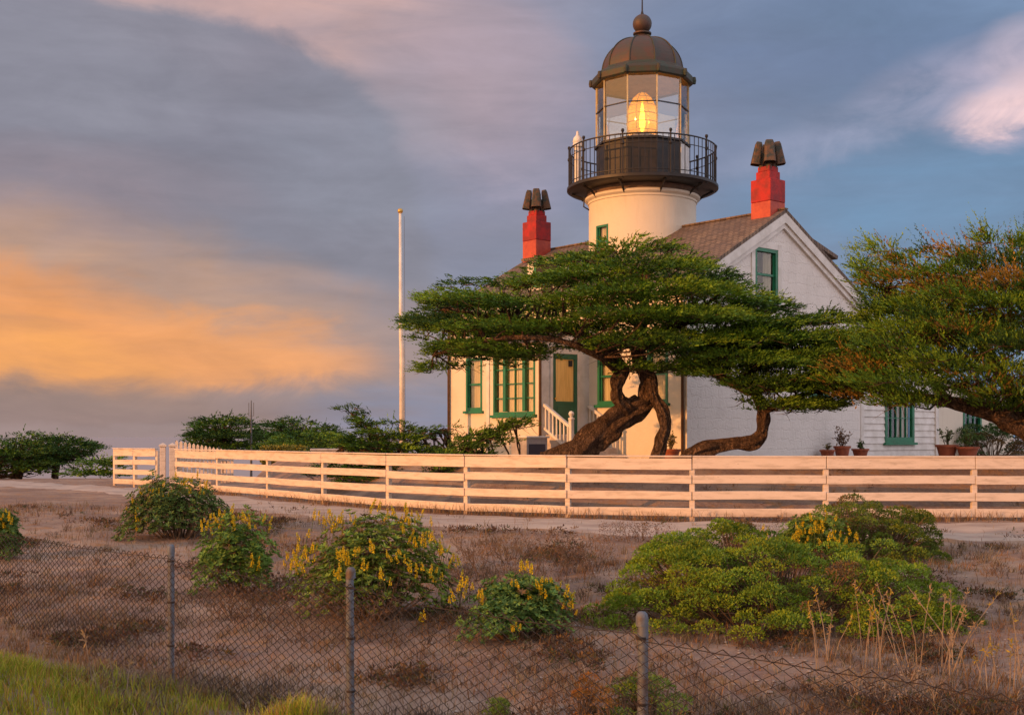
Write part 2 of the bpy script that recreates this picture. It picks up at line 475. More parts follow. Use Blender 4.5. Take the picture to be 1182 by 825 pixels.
    # nishita sky and clouds together
    sc = t.n('ShaderNodeVectorMath', operation='SCALE'); t.l(sky.outputs[0], sc.inputs[0]); sc.inputs['Scale'].default_value = 1.0
    bg.inputs['Strength'].default_value = .10; t.l(sky.outputs[0], bg.inputs['Color'])
    bg2 = t.n('ShaderNodeBackground'); t.l(cloud, bg2.inputs['Color']); t.l(t.m('SUBTRACT', 1.0, t.m('MULTIPLY', front, .14)), bg2.inputs['Strength'])
    mx = t.n('ShaderNodeMixShader'); mx.inputs[0].default_value = .9
    t.l(bg.outputs[0], mx.inputs[1]); t.l(bg2.outputs[0], mx.inputs[2])
    t.l(mx.outputs[0], nt.nodes['World Output'].inputs['Surface'])
build_world()
vs = scene.view_settings
vs.view_transform = 'Standard'; vs.look = 'None'; vs.gamma = 1; vs.exposure = .25; vs.use_curve_mapping = False
scene.cycles.max_bounces = 8; scene.cycles.transparent_max_bounces = 24
scene.cycles.use_denoising = True

# ------------------------------------------------------------------ terrain
def sstep(x, a, b):
    t = min(1.0, max(0.0, (x - a) / (b - a))); return t * t * (3 - 2 * t)
# ranch fence line, from far left to right (px, base row)
fence_px = [(205, 565), (252, 569.5), (310, 574.5), (374, 581), (449, 587.5), (539, 593), (656, 597.5), (799, 600), (953, 601), (1124, 601.3), (1330, 601.3)]
fence_pts = []
for px, py in fence_px:
    Y = EYE * F / (py - HY)
    fence_pts.append(Vector(((px - CX) / F * Y, Y, 0)))
FENCE_XY = [(p.x, p.y) for p in fence_pts]
def fence_side(x, y):
    """distance behind (+) or in front of (-) the ranch fence"""
    best, sg = 1e9, 1
    for (ax, ay), (bx, by) in zip(FENCE_XY, FENCE_XY[1:]):
        dx, dy = bx - ax, by - ay
        t = max(0.0, min(1.0, ((x - ax) * dx + (y - ay) * dy) / (dx * dx + dy * dy)))
        e = math.hypot(x - ax - t * dx, y - ay - t * dy)
        if e < best: best = e; sg = 1 if dx * (y - ay) - dy * (x - ax) > 0 else -1
    return best * sg
# chain-link line: through (-3.15,11.2) along (.68,-.733)
FL0 = Vector((-3.15, 11.2)); FLD = Vector((1.95, -2.1)).normalized(); FLN = Vector((-FLD.y, FLD.x))   # FLN points away from the camera (+x,+y)
def terrain(x, y, micro=True):
    z = 0.0
    if y < 22: z = -.08 * (22 - y)
    side = (x - FL0.x) * FLN.x + (y - FL0.y) * FLN.y       # >0 beyond the chain-link fence
    k = sstep(side, .9, -.9)
    zc = -.62 + .62 * math.exp(-(((x + 4.5) / 1.4) ** 2 + ((y - 8.6) / 1.5) ** 2)) + .42 * math.exp(-(((x + 1.35) / .55) ** 2 + ((y - 7.6) / .7) ** 2))
    z = max(z, -1.12) * (1 - k) + zc * k
    # yard round the lighthouse stands a metre higher
    if y > 22.3 and x > -9:
        z += .95 * sstep(fence_side(x, y), .5, 3.3) * sstep(x + .35 * (y - 27), -4.6, -1.2) * (1 - sstep(y, 60, 90))
    if y > 44: z -= .034 * (y - 44) * (1 - .55 * sstep(x, -2, 8))
    z = max(z, -16)
    if micro and y < 60:
        z += .05 * noise.noise(Vector((x * .5, y * .5, 3))) + .025 * noise.noise(Vector((x * 1.9, y * 1.9, 1))) + .012 * noise.noise(Vector((x * 5, y * 5, 7)))
    return z
def ray_ground(px, py):
    Y = 4.0
    while Y < 70:
        p = P(px, py, Y)
        if p.z <= terrain(p.x, p.y): return p
        Y += .04
    return p

def groundmat():
    m, t, b = newmat('dry_soil')
    co = objco(t)
    big = t.ramp(t.noise(co, .35, 5), .38, .66)
    mid = t.ramp(t.noise(co, 1.6, 6, .6), .42, .68)
    fine = t.ramp(t.noise(co, 14, 6, .65), .35, .72)
    c = t.mix(big, (.212, .142, .110), (.37, .27, .205))
    c = t.mix(t.m('MULTIPLY', mid, .8), c, (.155, .10, .088))
    c = t.mix(t.m('MULTIPLY', t.ramp(t.noise(co, 2.7, 5), .52, .68), .75), c, (.32, .165, .07))
    c = t.mix(t.m('MULTIPLY', fine, .45), c, (.33, .25, .215))
    sp = t.n('ShaderNodeTexVoronoi'); sp.inputs['Scale'].default_value = 22; t.l(co, sp.inputs['Vector'])
    c = t.mix(t.m('MULTIPLY', t.ramp(sp.outputs['Distance'], .22, .10), .35), c, (.42, .35, .31))
    t.l(c, b.inputs['Base Color']); b.inputs['Roughness'].default_value = .95; b.inputs['Specular IOR Level'].default_value = .1
    bp = t.n('ShaderNodeBump'); bp.inputs['Strength'].default_value = .9; bp.inputs['Distance'].default_value = .04
    t.l(t.m('ADD', t.noise(co, 9, 7, .65), t.m('MULTIPLY', t.noise(co, 45, 4), .35)), bp.inputs['Height']); t.l(bp.outputs[0], b.inputs['Normal'])
    return m
M['soil'] = groundmat()
M['road'] = mat('gravel_road', (.43, .35, .30), (.30, .235, .205), 1.7, .95, bump=.6, bscale=30, stretch=(.5, 1.6, 1))

xs = np.concatenate([[-6000, -2000, -700, -300, -150, -90, -60, -40, -28, -22], np.arange(-18, 18.01, .2), [22, 28, 40, 60, 90, 150, 300, 700, 2000, 6000]])
ys = np.concatenate([[-600, -200, -60, -20, -6, 0], np.arange(2, 30, .17), np.arange(30, 48, .5), [50, 54, 60, 70, 85, 105, 130, 170, 230, 320, 450, 600]])
tv = []
for y in ys:
    for x in xs: tv.append((x, y, terrain(float(x), float(y))))
nx = len(xs)
tf = [(j * nx + i, j * nx + i + 1, (j + 1) * nx + i + 1, (j + 1) * nx + i) for j in range(len(ys) - 1) for i in range(nx - 1)]
mb = MB(); mb.v = tv; mb.f = tf
tag(mb.build('ground', M['soil'], smooth=True), kind='structure')

def watermat():
    m, t, b = newmat('sea_water')
    co = objco(t)
    b.inputs['Roughness'].default_value = .5; b.inputs['Specular IOR Level'].default_value = .4
    t.l(t.mix(t.noise(co, .01, 4), (.34, .30, .31), (.27, .25, .27)), b.inputs['Base Color'])
    bp = t.n('ShaderNodeBump'); bp.inputs['Strength'].default_value = .08; bp.inputs['Distance'].default_value = .2
    t.l(t.noise(t.scale(co, (1, .3, 1)), .4, 4), bp.inputs['Height']); t.l(bp.outputs[0], b.inputs['Normal'])
    return m
mb = MB(); R = 40000
mb.add([(-R, 20, -12), (R, 20, -12), (R, R, -12), (-R, R, -12)], [(0, 1, 2, 3)])
tag(mb.build('water', watermat()), kind='structure')

# dirt road in front of the fence
def road():
    pts = [Vector((-30, 52, 0)), Vector((-18, 43.5, 0))] + [p.copy() for p in fence_pts] + [Vector((24, 22.2, 0))]
    dense = []
    for a, b in zip(pts, pts[1:]):
        n = max(2, int((b - a).length / .25))
        for i in range(n): dense.append(a.lerp(b, i / n))
    for _ in range(60):
        dense = [dense[0]] + [(dense[i - 1] + dense[i] * 2 + dense[i + 1]) / 4 for i in range(1, len(dense) - 1)] + [dense[-1]]
    v = []; f = []; nw = 12
    for i, p in enumerate(dense):
        d = (dense[min(i + 1, len(dense) - 1)] - dense[max(i - 1, 0)]).normalized()
        nn = Vector((d.y, -d.x, 0))
        if nn.y > 0: nn = -nn
        near = .45 + .35 * noise.noise(Vector((i * .05, 1, 0))) + .15 * noise.noise(Vector((i * .31, 5, 0)))
        far = 2.5 + .7 * noise.noise(Vector((i * .035, 9, 0))) + .3 * noise.noise(Vector((i * .27, 3, 0)))
        for k in range(nw + 1):
            q = p + nn * (near + (far - near) * k / nw)
            e = .016 if 0 < k < nw else -.01
            v.append((q.x, q.y, terrain(q.x, q.y) + e))
    for i in range(len(dense) - 1):
        for k in range(nw):
            a = i * (nw + 1) + k
            f.append((a, a + 1, a + nw + 2, a + nw + 1))
    mb = MB(); mb.v = v; mb.f = f
    tag(mb.build('dirt_road', M['road'], smooth=True), kind='structure')
road()

# ------------------------------------------------------------------ white ranch fence
def rail_quad(mb, a, b, z0, z1, th, off):
    d = (b - a).normalized(); nn = Vector((d.y, -d.x, 0))
    if nn.y > 0: nn = -nn
    a1 = a + nn * off; b1 = b + nn * off
    ga, gb = a.z, b.z
    n = 8; rw = random.Random(int(a.x * 977 + z0 * 131)); w1, w2 = rw.uniform(-.012, .012), rw.uniform(-.010, .010); base = len(mb.v)
    for i in range(n + 1):
        t = i / n; bow = math.sin(math.pi * t); c = a1.lerp(b1, t) + nn * (w1 * bow * (0 if z1 - z0 < .1 else 1))
        dz = w2 * bow * (0 if z1 - z0 < .1 else 1)
        for o, z in ((0, z0), (th, z0), (th, z1), (0, z1)):
            mb.v.append(tuple(c - nn * o + Vector((0, 0, z + dz))))
    for i in range(n):
        for k in range(4):
            u = base + i * 4 + k; v = base + i * 4 + (k + 1) % 4
            mb.f.append((u, v, v + 4, u + 4))
    mb.f.append((base + 3, base + 2, base + 1, base)); mb.f.append(tuple(base + n * 4 + k for k in range(4)))
RAILS = [(.07, .225), (.375, .53), (.68, .835), (.95, 1.165)]
def ranch_fence(pts, name, label, cat, post_w=.10, posts=None):
    g = random.Random(len(pts) * 3 + 1)
    root = empty(name, pts[0], 0, label, cat)
    L = [p - pts[0] for p in pts]
    for i, p in enumerate(L):
        mb = MB()
        h = 1.13
        d = (L[min(i + 1, len(L) - 1)] - L[max(i - 1, 0)]).normalized()
        m = Matrix.Rotation(math.atan2(d.y, d.x), 3, 'Z')
        mb.box(p + Vector((0, 0, h / 2 - .15)), (post_w, post_w, h + .3), m)
        mb.build('post', M['fence'], root, bevel=.006)
    for i in range(len(L) - 1):
        d = (L[i + 1] - L[i]).normalized()
        for z0, z1 in RAILS:
            mb = MB(); j = g.uniform(-.008, .008)
            rail_quad(mb, L[i] + d * .004 + Vector((0, 0, g.uniform(-.012, .012))), L[i + 1] - d * .004 + Vector((0, 0, g.uniform(-.012, .012))), z0 + j, z1 + j, .035, post_w / 2 + .037)
            mb.build('rail', M['fence'], root, bevel=.005)
        mb = MB()
        a, b = L[i], L[i + 1]
        nn = Vector((d.y, -d.x, 0)); nn = -nn if nn.y > 0 else nn
        rail_quad(mb, a + d * .002, b - d * .002, 1.172, 1.20, .17, post_w / 2 + .055)
        mb.build('cap_board', M['fence'], root, bevel=.004)
    return root
ranch_fence(fence_pts, 'ranch_fence', 'long white four rail timber fence curving past the lighthouse yard', 'fence')
gp = []
for px, py in ((133, 560.5), (156, 561.5), (182, 562.5)):
    Y = EYE * F / (py - HY); gp.append(Vector(((px - CX) / F * Y, Y, 0)))
ranch_fence(gp, 'ranch_fence', 'short white rail fence section at the far left end, beyond the gate posts', 'fence')
for px, lab in ((188, 'thick white gate post beside the short fence section'), (199, 'thick white gate post at the start of the long rail fence')):
    Y = EYE * F / (564 - HY)
    r = empty('gate_post', ((px - CX) / F * Y, Y, 0), .2, lab, 'post', 'white gate posts')
    MB().box((0, 0, .58), (.16, .16, 1.36)).build('post', M['fence'], r, bevel=.008)
    MB().box((0, 0, 1.285), (.22, .22, .05)).add([(-.11, -.11, 1.311), (.11, -.11, 1.311), (.11, .11, 1.311), (-.11, .11, 1.311), (0, 0, 1.37)], [(0, 1, 4), (1, 2, 4), (2, 3, 4), (3, 0, 4)]).build('cap', M['fence'], r)
def picket_fence():
    a = P(204, 508, 37.6); b = P(268, 520, 41.5)
    r = empty('picket_fence', (a.x, a.y, 0), 0, 'low white picket fence in shade behind the long rail fence', 'fence')
    n = 15
    A = Vector((0, 0, 0)); B = Vector((b.x - a.x, b.y - a.y, 0))
    for i in range(n):
        p = A.lerp(B, i / (n - 1)); h = a.z + (b.z - a.z) * i / (n - 1)
        mb = MB(); w = .045
        mb.hexa([p + Vector((-w, -.012, 0)), p + Vector((w, -.012, 0)), p + Vector((w, .012, 0)), p + Vector((-w, .012, 0)),
                 p + Vector((-w, -.012, h - .06)), p + Vector((w, -.012, h - .06)), p + Vector((w, .012, h - .06)), p + Vector((-w, .012, h - .06))])
        mb.hexa([p + Vector((-w, -.012, h - .058)), p + Vector((w, -.012, h - .058)), p + Vector((w, .012, h - .058)), p + Vector((-w, .012, h - .058)),
                 p + Vector((-.008, -.012, h)), p + Vector((.008, -.012, h)), p + Vector((.008, .012, h)), p + Vector((-.008, .012, h))])
        mb.build('picket', M['fence'], r)
    for z in (.3, .85):
        mb = MB(); mb.beam(A + Vector((0, .04, z)), B + Vector((0, .04, z * .9)), .04, .09); mb.build('rail', M['fence'], r)
picket_fence()

# ------------------------------------------------------------------ the lighthouse
GZ = .95
O = Vector((4.415, 30.6, 0)); ROT = math.atan2(-.756, .6545)
LH = empty('lighthouse', O, ROT, 'white lighthouse with black gallery and lit lantern rising from a gabled house', 'lighthouse')
XA = Vector((math.cos(ROT), math.sin(ROT), 0)); YA = Vector((-math.sin(ROT), math.cos(ROT), 0))
LEN, WID, EAVE, RIDGE, YR = 9.73, 7.85, 5.46, 7.66, 3.93
SLOPE = (RIDGE - EAVE) / YR
def on_plane(px, py, axis, val):
    """ray through a photo pixel met with a wall plane of the house, in house coordinates"""
    d = Vector(((px - CX) / F, 1, (HY - py) / F)); n = XA if axis == 'x' else YA
    t = (n.dot(O) + val) / n.dot(d)
    w = d * t + Vector((0, 0, EYE)) - O
    return w.dot(XA), w.dot(YA), w.z

class Plane:
    """wall plane in house coordinates: origin o, along a, outward n"""
    def __init__(s, o, a, n): s.o, s.a, s.n = Vector(o), Vector(a), Vector(n)
    def p(s, u, z, d=0.0): return s.o + s.a * u + s.n * d + Vector((0, 0, z))
FRONT = Plane((0, 0, 0), (1, 0, 0), (0, -1, 0))
GABLE = Plane((0, 0, 0), (0, 1, 0), (1, 0, 0))
PX0, PX1, PY = -5.81, -3.52, -1.73
PFRONT = Plane((0, PY, 0), (1, 0, 0), (0, -1, 0))
PSIDE = Plane((PX1, 0, 0), (0, 1, 0), (1, 0, 0))

def wall(name, plane, poly, holes, m, depth=.2, back=None):
    pts = [Vector(p) for p in poly]; n = len(pts)
    edges = [(i, (i + 1) % n) for i in range(n)]
    for (u0, u1, z0, z1) in holes:
        b = len(pts)
        pts += [Vector((u0, z0)), Vector((u1, z0)), Vector((u1, z1)), Vector((u0, z1))]
        edges += [(b, b + 1), (b + 1, b + 2), (b + 2, b + 3), (b + 3, b)]
    ov, oe, of, *_ = delaunay_2d_cdt(pts, edges, [], 0, 1e-5)
    def inside(c, pl):
        r = False
        for i in range(len(pl)):
            a, b = pl[i], pl[i - 1]
            if (a[1] > c[1]) != (b[1] > c[1]) and c[0] < (b[0] - a[0]) * (c[1] - a[1]) / (b[1] - a[1]) + a[0]: r = not r
        return r
    mb = MB(); fs = []
    for fc in of:
        c = sum((ov[i] for i in fc), Vector((0, 0))) / 3
        if not inside(c, poly): continue
        if any(h[0] < c.x < h[1] and h[2] < c.y < h[3] for h in holes): continue
        fs.append(fc)
    mb.add([plane.p(v.x, v.y) for v in ov], fs)
    for (u0, u1, z0, z1) in holes:
        r = [(u0, z0), (u1, z0), (u1, z1), (u0, z1)]
        for i in range(4):
            a, b = r[i], r[(i + 1) % 4]
            mb.add([plane.p(*a), plane.p(*b), plane.p(*b, -depth), plane.p(*a, -depth)], [(0, 1, 2, 3)])
    return mb.build(name, m, LH)

def pbox(mb, pl, u0, u1, z0, z1, d0, d1):
    mb.hexa([pl.p(u0, z0, d0), pl.p(u1, z0, d0), pl.p(u1, z0, d1), pl.p(u0, z0, d1), pl.p(u0, z1, d0), pl.p(u1, z1, d0), pl.p(u1, z1, d1), pl.p(u0, z1, d1)])

def window(pl, u0, u1, z0, z1, kind='sash', curtain=.6, fw=.075, trim=True):
    mb = MB(); s = 0.012
    e = .0
    pbox(mb, pl, u0 - e, u0 + fw, z0, z1, -.09, .018)
    pbox(mb, pl, u1 - fw, u1 + e, z0, z1, -.09, .018)
    pbox(mb, pl, u0 + fw, u1 - fw, z1 - fw, z1, -.09, .016)
    pbox(mb, pl, u0 + fw, u1 - fw, z0, z0 + fw * 1.3, -.09, .016)
    w = mb.build('window', M['green'], LH)
    mb = MB(); pbox(mb, pl, u0 - .07, u1 + .07, z0 - .075, z0 - .003, -.03, .085); mb.build('sill', M['green'], w)
    mb = MB()
    if kind == 'sash':
        zm = (z0 + z1) / 2
        pbox(mb, pl, u0 + fw, u1 - fw, zm - .03, zm + .03, -.085, -.03)
        pbox(mb, pl, u0 + fw, u0 + fw + .035, z0 + .1, z1 - fw, -.086, -.045); pbox(mb, pl, u1 - fw - .035, u1 - fw, z0 + .1, z1 - fw, -.086, -.045)
    else:
        nu, nz = kind
        for i in range(1, nu):
            u = u0 + fw + (u1 - u0 - 2 * fw) * i / nu; h = .055 if kind == (4, 4) and i in (1, 3) else .014
            pbox(mb, pl, u - h, u + h, z0 + .09, z1 - fw, -.088, -.028 if h < .03 else .01)
        for i in range(1, nz):
            z = z0 + fw + (z1 - z0 - 2 * fw) * i / nz
            pbox(mb, pl, u0 + fw, u1 - fw, z - .013, z + .013, -.084, -.034)
    mb.build('glazing_bar', M['green'], w)
    mb = MB(); mb.add([pl.p(u0 + fw, z0 + fw, -.065), pl.p(u1 - fw, z0 + fw, -.065), pl.p(u1 - fw, z1 - fw, -.065), pl.p(u0 + fw, z1 - fw, -.065)], [(0, 1, 2, 3)])
    mb.build('pane', M['pane'], w)
    if curtain:
        mb = MB(); n = 26
        wid = (u1 - u0 - 2 * fw)
        segs = [(u0 + fw, u1 - fw)] if curtain >= 1 else [(u1 - fw - wid * curtain, u1 - fw)]
        for a, b in segs:
            ps = [(a + (b - a) * i / n, -.14 + .018 * math.sin(i * 1.9) ) for i in range(n + 1)]
            for i in range(n):
                mb.add([pl.p(ps[i][0], z0, ps[i][1]), pl.p(ps[i + 1][0], z0, ps[i + 1][1]), pl.p(ps[i + 1][0], z1, ps[i + 1][1]), pl.p(ps[i][0], z1, ps[i][1])], [(0, 1, 2, 3)])
        mb.build('curtain', M['curtain'], w, smooth=True)
    mb = MB(); D = .75; d0 = -.19
    b = [pl.p(u0, z0, d0), pl.p(u1, z0, d0), pl.p(u1, z1, d0), pl.p(u0, z1, d0)]; q = [pl.p(u0, z0, -D), pl.p(u1, z0, -D), pl.p(u1, z1, -D), pl.p(u0, z1, -D)]
    mb.add(b + q, [(4, 5, 6, 7), (0, 1, 5, 4), (1, 2, 6, 5), (2, 3, 7, 6), (3, 0, 4, 7)])
    mb.build('dark_interior', M['dark'], w)
    return w

# window rectangles (u0,u1,z0,z1)
fw_ = [(-8.90, -8.12, 2.34, 3.95), (-3.18, -2.44, 2.42, 3.95), (-1.36, -.64, 2.42, 3.95)]
gw = [(2.73, 3.72, 5.22, 6.62), (5.2, 6.15, 2.66, 4.1)]
pw = [(-5.53, -3.80, 2.15, 3.84)]
pd = (-1.36, -.46, 1.62, 3.78)
wall('front_wall', FRONT, [(-LEN, .3), (0, .3), (0, EAVE), (-LEN, EAVE)], fw_, M['plaster'])
wall('gable_wall', GABLE, [(0, .3), (WID, .3), (WID, EAVE + .02), (YR, RIDGE), (0, EAVE)], gw, M['stone'])
mb = MB(); mb.add([(-LEN, 0, .3), (-LEN, WID, .3), (-LEN, WID, EAVE), (-LEN, YR, RIDGE), (-LEN, 0, EAVE)], [(0, 1, 2, 3, 4)]); mb.add([(-LEN, WID, .3), (0, WID, .3), (0, WID, EAVE), (-LEN, WID, EAVE)], [(0, 1, 2, 3)])
mb.build('rear_wall', M['stone'], LH)
window(FRONT, *fw_[0], curtain=1.0); window(FRONT, *fw_[1], curtain=1.0); window(FRONT, *fw_[2], curtain=1.0)
window(GABLE, *gw[0], curtain=.45, fw=.09); window(GABLE, *gw[1], curtain=.5)
# white surround on the gable window
mb = MB(); u0, u1, z0, z1 = gw[0]
pbox(mb, GABLE, u0 - .15, u0 - .004, z0 - .1, z1 + .15, -.01, .03); pbox(mb, GABLE, u1 + .004, u1 + .15, z0 - .1, z1 + .15, -.01, .03); pbox(mb, GABLE, u0 - .002, u1 + .002, z1 + .004, z1 + .15, -.01, .028)
mb.build('window_surround', M['trim'], LH)

# roof: two slopes with thickness
def slab(mb, pts, th):
    p = [Vector(q) for q in pts]
    n = (p[1] - p[0]).cross(p[2] - p[0]).normalized()
    if n.z < 0: n = -n
    mb.hexa([q - n * th for q in p] + p)
mb = MB()
ov, ou = .18, .14
slab(mb, [(-LEN - ou, -ov, EAVE - SLOPE * ov + .1), (ou, -ov, EAVE - SLOPE * ov + .1), (ou, YR, RIDGE + .1), (-LEN - ou, YR, RIDGE + .1)], .09)
roof = mb.build('roof', M['roof'], LH)
ROOFTOP = lambda y: RIDGE + .1 - SLOPE * abs(y - YR)
mb = MB()
slab(mb, [(-LEN - ou, YR + .002, RIDGE + .1), (ou, YR + .002, RIDGE + .1), (ou, WID + .05, ROOFTOP(WID + .05)), (-LEN - ou, WID + .05, ROOFTOP(WID + .05))], .09)
# lean-to roofs over the rear extension
slab(mb, [(-LEN, WID + .055, ROOFTOP(WID + .055) - .03), (ou, WID + .055, ROOFTOP(WID + .055) - .03), (ou, 12.2, 3.55), (-LEN, 12.2, 3.55)], .09)
slab(mb, [(-6, 12.25, 3.4), (.02, 12.25, 3.4), (.02, 17.2, 3.05), (-6, 17.2, 3.05)], .09)
mb.build('rear_roof', M['roof'], LH)
mb = MB()
mb.beam((-LEN - ou, YR, RIDGE + .105), (ou + .005, YR, RIDGE + .105), .16, .04); mb.build('ridge_cap', M['roof'], roof)
# barge boards on the gable
mb = MB()
for (ya, yb) in ((-ov, YR), (WID + .05, YR)):
    za, zb = ROOFTOP(ya) - .10, ROOFTOP(YR) - .10
    n = Vector((0, -(zb - za), (yb - ya))).normalized(); n = n if n.z > 0 else -n
    a, b = Vector((.13, ya, za)), Vector((.13, yb, zb)); dn = Vector((0, 0, -.27)); dx = Vector((-.05, 0, 0))
    mb.hexa([a + dn, b + dn, b + dn + dx, a + dn + dx, a, b, b + dx, a + dx])
    a2, b2 = a + Vector((-.052, 0, -.06)), b + Vector((-.052, 0, -.06)); dx2 = Vector((-.075, 0, 0)); dn2 = Vector((0, 0, -.36))
    mb.hexa([a2 + dn2, b2 + dn2, b2 + dn2 + dx2, a2 + dn2 + dx2, a2 - Vector((0, 0, .02)), b2 - Vector((0, 0, .02)), b2 + dx2 - Vector((0, 0, .02)), a2 + dx2 - Vector((0, 0, .02))])
mb.build('barge_board', M['trim'], LH)
mb = MB(); mb.beam((-LEN - ou, -.12, EAVE - .12), (ou - .02, -.12, EAVE - .12), .2, .16); mb.build('eave_board', M['trim'], LH)
# lean-to bargeboard
mb = MB(); a, b = Vector((.1, WID + .06, ROOFTOP(WID + .06) - .135)), Vector((.1, 12.15, 3.44)); dn = Vector((0, 0, -.22)); dx = Vector((-.05, 0, 0))
mb.hexa([a + dn, b + dn, b + dn + dx, a + dn + dx, a, b, b + dx, a + dx]); mb.build('barge_board', M['trim'], LH)
# rear shed dormer, and front dormer half hidden by the tree
dm = MB()
slab(dm, [(-8.6, YR + .05, RIDGE + .16), (-.42, YR + .05, RIDGE + .16), (-.42, 7.2, 6.86), (-8.6, 7.2, 6.86)], .11)
dorm = dm.build('rear_dormer', M['roof'], LH)
mb = MB(); mb.add([(-.55, 4.6, 7.28), (-.55, 7.0, 6.72), (-.55, 7.0, 5.9)], [(0, 1, 2)]); mb.add([(-.55, 7.0, 5.9), (-8.5, 7.0, 5.9), (-8.5, 7.0, 6.74), (-.55, 7.0, 6.74)], [(0, 1, 2, 3)]); mb.build('cheek', M['trim'], dorm)
x0 = on_plane(609, 330, 'y', .55)[0]
DF = Plane((x0, .55, 0), (1, 0, 0), (0, -1, 0))
mb = MB(); zt = 6.78
mb.add([(x0, .55, 5.7), (x0 + 1.7, .55, 5.7), (x0 + 1.7, .55, zt), (x0, .55, zt), (x0, 2.6, zt), (x0 + 1.7, 2.6, zt)], [(0, 1, 2, 3), (0, 3, 4), (1, 5, 2)])
fd = mb.build('front_dormer', M['trim'], LH)
mb = MB(); slab(mb, [(x0 - .12, .4, zt + .04), (x0 + 1.82, .4, zt + .04), (x0 + 1.82, 2.75, zt + .32), (x0 - .12, 2.75, zt + .32)], .08); mb.build('dormer_roof', M['roof'], fd)
mb = MB(); pbox(mb, DF, .3, 1.4, 5.95, 6.02, -.0, .03); pbox(mb, DF, .3, .4, 6.023, 6.6, -.0, .03); pbox(mb, DF, 1.3, 1.4, 6.023, 6.6, 0, .03); pbox(mb, DF, .3, 1.4, 6.603, 6.68, 0, .03); mb.build('dormer_window_frame', M['green'], fd)
mb = MB(); pbox(mb, DF, .402, 1.298, 6.023, 6.6, 0.004, .01); mb.build('dormer_window_pane', M['dark'], fd)

# rear extension with clapboards (its wall overlaps like shiplap)
mb = MB()
hole = (9.05, 10.68, 1.38, 2.86)
z = .55; k = 0
YS, YE = WID + .02, 12.05
while z < 4.3:
    zt = z + .2
    def seg(u0, u1, za, zb):
        if u1 - u0 > .02: mb.add([GABLE.p(u0, za, -.02), GABLE.p(u1, za, -.02), GABLE.p(u1, zb, -.052), GABLE.p(u0, zb, -.052), GABLE.p(u0, za, -.06), GABLE.p(u1, za, -.06)], [(0, 1, 2, 3), (0, 4, 5, 1)])
    top = lambda u: ROOFTOP(WID) - .2 + (3.4 - ROOFTOP(WID)) * (u - WID) / (12.05 - WID)
    ue = YE
    while ue > YS and top(ue) < z: ue -= .1
    if zt > hole[2] + .001 and z < hole[3] - .001:
        seg(YS, hole[0], z, zt); seg(hole[1], ue, z, zt)
        if z < hole[2]: seg(hole[0], hole[1], z, hole[2])
        if zt > hole[3]: seg(hole[0], hole[1], hole[3], zt)
    else: seg(YS, ue, z, zt)
    z = zt
ext = mb.build('clapboard_extension', M['trim'], LH)
EG = Plane((-.03, 0, 0), (0, 1, 0), (1, 0, 0))
window(EG, *hole, kind=(5, 2), curtain=.45, fw=.12)
mb = MB(); pbox(mb, GABLE, WID - .14, WID + .02, .3, EAVE - .25, .0, .02); mb.build('corner_board', M['trim'], LH); mb = MB(); pbox(mb, GABLE, 11.9, 12.08, .3, 3.4, -.055, .012); mb.build('corner_board', M['trim'], LH)
h2 = (13.8, 15.0, 1.62, 2.75)
E2 = Plane((-.12, 0, 0), (0, 1, 0), (1, 0, 0))
wall('end_extension', E2, [(12.08, .3), (17.2, .3), (17.2, 3.0), (12.08, 3.3)], [h2], M['plaster'])
window(E2, *h2, kind=(3, 2), curtain=0, fw=.1)

# entrance porch: front with a wide window, side with the door
def ptop(y): return 4.05 + (y - PY) * .30
wall('porch_wall', PFRONT, [(PX0, .3), (PX1, .3), (PX1, ptop(PY)), (PX0, ptop(PY))], pw, M['plaster'])
wall('porch_side_wall', PSIDE, [(PY, .3), (0, .3), (0, ptop(0)), (PY, ptop(PY))], [pd], M['trim'], depth=.12)
mb = MB(); mb.add([(PX0, PY, .3), (PX0, 0, .3), (PX0, 0, ptop(0)), (PX0, PY, ptop(PY))], [(0, 1, 2, 3)]); mb.build('porch_side_wall', M['plaster'], LH)
window(PFRONT, *pw[0], kind=(4, 4), curtain=1.0, fw=.06)
mb = MB(); slab(mb, [(PX0 - .14, PY - .16, ptop(PY - .16) + .06), (PX1 + .16, PY - .16, ptop(PY - .16) + .06), (PX1 + .16, -.01, ptop(0) + .06), (PX0 - .14, -.01, ptop(0) + .06)], .07); mb.build('porch_roof', M['roof'], LH)
mb = MB(); mb.beam((PX1 + .06, PY - .1, ptop(PY) - .12), (PX1 + .06, -.01, ptop(0) - .12), .1, .2); mb.beam((PX0, PY - .06, ptop(PY) - .12), (PX1 + .1, PY - .06, ptop(PY) - .12), .1, .2); mb.build('porch_cornice', M['trim'], LH)
mb = MB(); pbox(mb, PFRONT, PX1 - .12, PX1 + .004, .3, ptop(PY) - .25, .0, .03); mb.build('porch_corner_board', M['trim'], LH); mb = MB(); pbox(mb, PFRONT, PX0, PX0 + .12, .3, ptop(PY) - .25, 0, .03); mb.build('porch_corner_board', M['trim'], LH)
